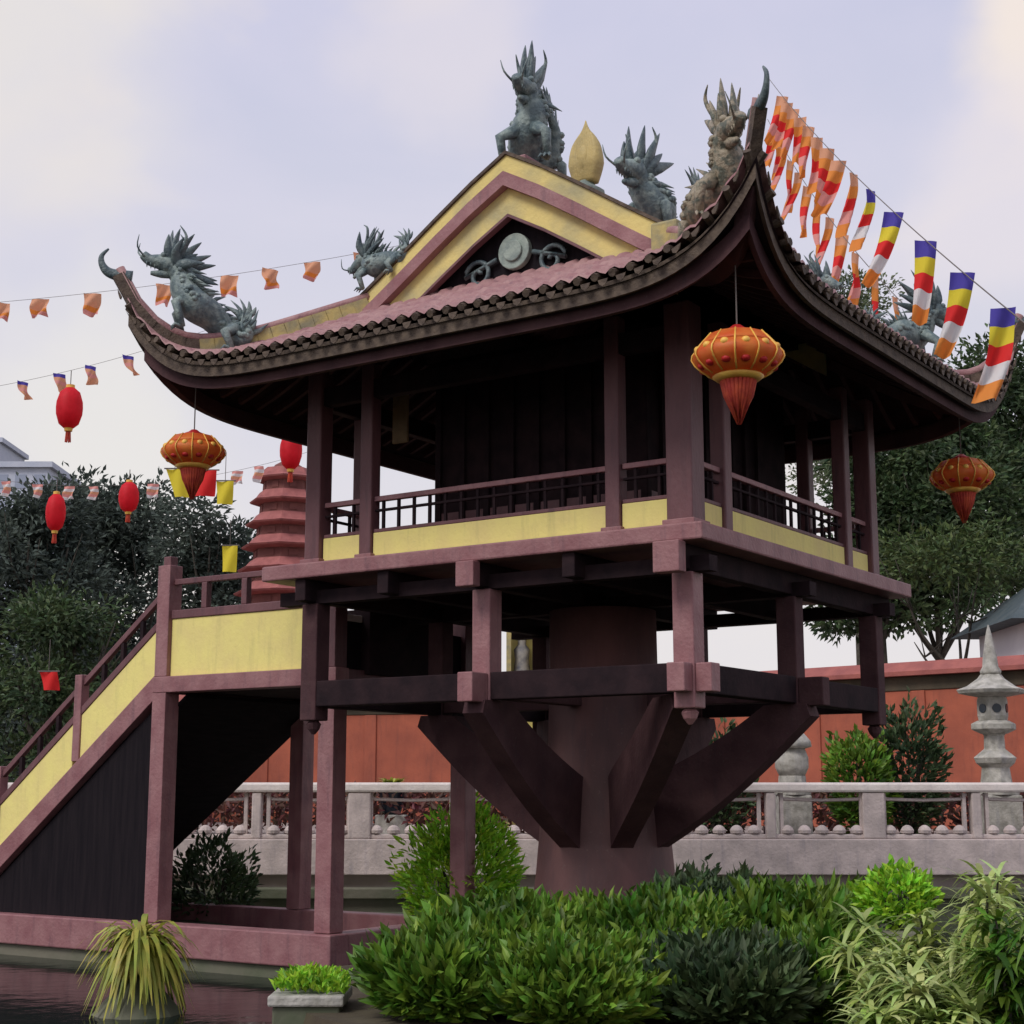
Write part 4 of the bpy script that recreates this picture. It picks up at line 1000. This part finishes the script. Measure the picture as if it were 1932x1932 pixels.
# parameter along the 3D line for chosen picture columns
def tpar(px):
    lo, hi = 0, 1
    for _ in range(40):
        m_ = (lo + hi) / 2; q = A.lerp(B, m_); f = q.y * math.cos(PITCH) + (q.z - EYE) * math.sin(PITCH); x = HALF + F0 * q.x / f
        if x > px: lo = m_
        else: hi = m_
    return lo
ts = [tpar(x) for x in (1893, 1815, 1745, 1685, 1640, 1608, 1582, 1560, 1541, 1524, 1509, 1496, 1485, 1476)]
bunting('long string of large blue, yellow, red, white and orange striped flags right of the roof', A, B, .25, ts, .24, 1.02, slant=-.24, seed=2, yaw=.25, far_from=.42, group='strings of striped flags')
B4 = B + Vector((.1, 1, -.5)); A4 = (A + Vector((1.0, 3, -.8))).lerp(B4, .32)
bunting('second string of striped flags hanging just below the long one, near the roof tip', A4, B4, .3, [.04, .14, .25, .34, .43, .52, .60, .68, .75, .82, .88, .94], .22, 1.1, slant=-.2, seed=3, yaw=.5, mats=[FC['faded'], FC['orange'], FC['red'], FC['pink'], FC['orange']], group='strings of striped flags')
M3 = [FC['orange'], FC['orange'], FC['red'], FC['orange'], FC['yellow']]
A1 = at(-60, 575, 27); B1 = at(760, 462, 27)
t = bunting('upper string of small orange flags passing behind the left roof dragon', A1, B1, .12, [.075, .165, .285, .45, .60, .695, .79, .905], .32, .38, seed=4, mats=[FC['faded']] * 3 + [FC['orange'], FC['pink']], yaw=.1, cord=.004)
A2 = at(-40, 735, 30); B2 = at(420, 612, 30)
bunting('lower string of small orange flags just left of the roof tip', A2, B2, .12, [.05, .18, .33, .46, .61, .76], .24, .36, slant=.25, seed=5, mats=[FC['blue'], FC['faded'], FC['pink'], FC['faded'], FC['faded']], yaw=.3, cord=.004)
A3 = at(-40, 900, 34); B3 = at(620, 840, 34)
bunting('faint string of small pink and yellow flags low over the left trees', A3, B3, .5, [.08, .17, .26, .33, .43, .5, .58, .66, .74, .8], .25, .34, seed=6, mats=[FC['pink'], FC['white'], FC['faded'], FC['pink'], FC['white']], yaw=.2, cord=.004)
# larger banners near the left lantern
def banner(px, py, d, wpx, hpx, m, label, lean=0):
    p = at(px, py, d); b = MB(); wd = wpx / F0 * d; ht = hpx / F0 * d; rows = []
    for j in range(9):
        t_ = j / 8; rows.append([Vector(((i / 6 - .5) * wd * (1 - .15 * t_) + lean * t_ * ht, math.sin(i * .9 + t_ * 3) * .04, -t_ * ht)) for i in range(7)])
    t = thing('banner', label, 'banner', p); b.grid(rows); b.build('cloth', m, t, smooth=True, recalc=False)
    MB().tube([(-wd * .6, 0, .01), (wd * .6, 0, .01)], .012, 6).build('top_rod', M_string, t)
    MB().tube([(0, 0, .01), (0, 0, .5)], .006, 5).build('cord', M_string, t)
banner(388, 888, 24, 44, 50, FC['red'], 'red cloth banner hanging just below the left orange lantern')
banner(330, 885, 25, 34, 55, FC['yellow'], 'mustard yellow cloth banner left of the red banner under the left lantern', .3)
banner(425, 908, 26, 34, 45, FC['yellow'], 'yellow cloth banner right of the red banner near the brick tower')
banner(434, 1030, 30, 30, 50, FC['yellow'], 'small yellow cloth banner low beside the base of the brick tower')
banner(92, 1268, 24, 34, 34, FC['red'], 'small red cloth banner hanging above the lower stair handrail', .2)

# ================================================================ FOREGROUND PLANTING
G3 = 'leafy shrubs in the bed round the pillar'
spec = [ # px, base depth, rx, h, material, label
 (1235, 15.6, 1.0, 1.02, M_leaf, 'broad green shrub directly in front of the pillar foot'),
 (960, 15.4, .95, .98, M_leaf, 'green shrub left of the pillar foot'),
 (1480, 16.2, .95, 1.02, M_leaf, 'green shrub right of the pillar foot below the stone ledge'),
 (1090, 14.2, .85, .72, M_leaf, 'low shrub at the bottom edge left of centre'),
 (1370, 14.3, .85, .66, M_leaf_dk, 'low dark shrub at the bottom edge below the pillar'),
 (840, 14.6, .65, .66, M_leaf, 'low shrub at the bottom edge beside the water'),
 (1340, 17.0, .70, 1.15, M_leaf_dk, 'dark shrub tucked against the right side of the pillar foot'),
 (1560, 14.6, .75, .72, M_leaf, 'low shrub at the bottom edge beside the pale strap-leaved plants'),
]
for i, (px, d, rx, h, m_, lb) in enumerate(spec):
    p = at(px, 1900, d); bush('garden_shrub', lb, (p.x, d, -.02), rx, rx * .8, h * .92, 4300, .165 + .03 * (i % 3), m_, 60 + i, G3, wr=.36 + .05 * (i % 2), upright=.8, shoots=16)
p = at(872, 1700, 23.1); bush('bright_shrub', 'bright lime green conical bush behind the landing post', (p.x, 23.1, -.1), 1.15, .8, 1.85, 4600, .15, M_leaf_br, 80, wr=.3, cone=.55)
p = at(1690, 1700, 14.8); bush('garden_shrub', 'small dense bright bush on the right below the terrace wall', (p.x, 14.8, .78), .34, .33, .50, 1300, .09, M_leaf_br, 81, wr=.5)
o = MB(); o.lathe([(.3, -.02), (.28, .4), (.34, .74), (.3, .76)], (p.x, 14.8, 0), 18); tag(o.build('planter_pot', M_stone2, smooth=True), 'dark stone pot under the small dense bright bush', 'planter')
def strap_clump(name, label, base, n, ln, wd, m, seed, up=(1.0, 1.7), group=None, droop=(.6, 1.3), cat='plant', stalk=0.0):
    rr = random.Random(seed); t = thing(name, label, cat, base, 0, group); b = MB(); bs = MB()
    stems = []
    ns = 7 if stalk else 1
    for k in range(ns):
        a = rr.uniform(0, 2 * PI); r = stalk * rr.uniform(.15, .7); hh_ = stalk * rr.uniform(.5, 1.5) if stalk else .0
        e_ = Vector((math.cos(a) * r, math.sin(a) * r, hh_)); stems.append(e_)
        if stalk: bs.tube([Vector((e_.x * .3, e_.y * .3, 0)), e_ * .6, e_], [.018, .014, .008], 5)
    for k in range(n):
        e_ = stems[k % ns]; q = e_ * (rr.uniform(.45, 1.0) if stalk else 1) + Vector((rr.uniform(-.05, .05), rr.uniform(-.05, .05), 0))
        a = rr.uniform(0, 2 * PI); b.blade(q, Vector((math.cos(a), math.sin(a), 0)), rr.uniform(*up), ln * rr.uniform(.6, 1.2), wd * rr.uniform(.7, 1.2), rr.uniform(*droop))
    if stalk: bs.build('stem', M_bark, t)
    b.build('foliage', m, t, recalc=False)
    return t
G4 = 'pale strap-leaved plants in the right foreground'
for i, (px, d, lb, zz) in enumerate([(1700, 12.6, 'pale variegated plant leftmost of the strap-leaved clump at lower right', .62), (1850, 12.2, 'tallest pale strap-leaved plant at the right edge', 1.0), (1780, 11.6, 'pale strap-leaved plant filling the bottom right between its neighbours', .45), (1925, 11.7, 'greener strap-leaved plant cut by the right edge of the view', .8), (1780, 13.4, 'pale strap-leaved plant standing behind the others against the terrace wall', 1.0), (1650, 11.3, 'low pale strap-leaved plant at the bottom edge beside the dark shrub', .35)]):
    p = at(px, 1900, d); strap_clump('variegated_plant', lb, (p.x, d, -.02), 800, .40, .05, M_leaf_pale if i != 3 else M_leaf, 90 + i, (.2, .9), G4, (.3, .9), stalk=zz)
p = at(275, 1840, 17.6); strap_clump('croton_plant', 'yellow-green spiky plant drooping over the pond edge beam', (p.x, 17.3, .16), 340, .74, .06, M_leaf_yel, 101, (.2, 1.1), None, (.7, 1.6), stalk=.24)
MB().lathe([(.62, -.75), (.50, -.34), (.30, -.12), (.16, .06), (.04, .12)], (p.x, 17.3, 0), 11).build('rock', M_stone2, smooth=False)
for o_ in bpy.data.objects:
    if o_.name == 'rock': tag(o_, 'dark rock rising from the water under the yellow-green spiky plant', 'rock')
# stone corner block of the bed with low green cover
p = at(582, 1872, 15.2)
t = thing('stone_planter', 'square pale stone planter block at the water edge, lower left of the shrubs', 'planter', (p.x, 15.2, 0))
zt = p.z
MB().box((-.30, -.25, -.7), (.32, .5, zt - .10)).build('block', M_stone2, t, bevel=.02)
MB().box((-.34, -.29, zt - .098), (.36, .54, zt)).build('rim', M_stone3, t, bevel=.02)
b = MB(); rr = random.Random(8)
for _ in range(700):
    x, y = rr.uniform(-.3, .36), rr.uniform(-.2, .5); b.leaf(Vector((x, y, zt + rr.random() * .16 * (1 - (x / .5) ** 2))), Vector((rr.uniform(-1, 1), rr.uniform(-1, 1), 1)), Vector((rr.uniform(-1, 1), rr.uniform(-1, 1), .5)), .10, .045)
b.build('foliage', M_leaf_br, t, recalc=False)
# kerb of island seen behind the landing posts
b = MB(); b.box((-4.9, 22.4, -.7), (3.0, 22.7, -.02)); struct(b.build('pond_kerb', M_stone, bevel=.02))
b = MB(); b.box((-5.0, 22.702, -.7), (3.0, 27.8, -.05)); struct(b.build('gravel_bank', M_stone2))
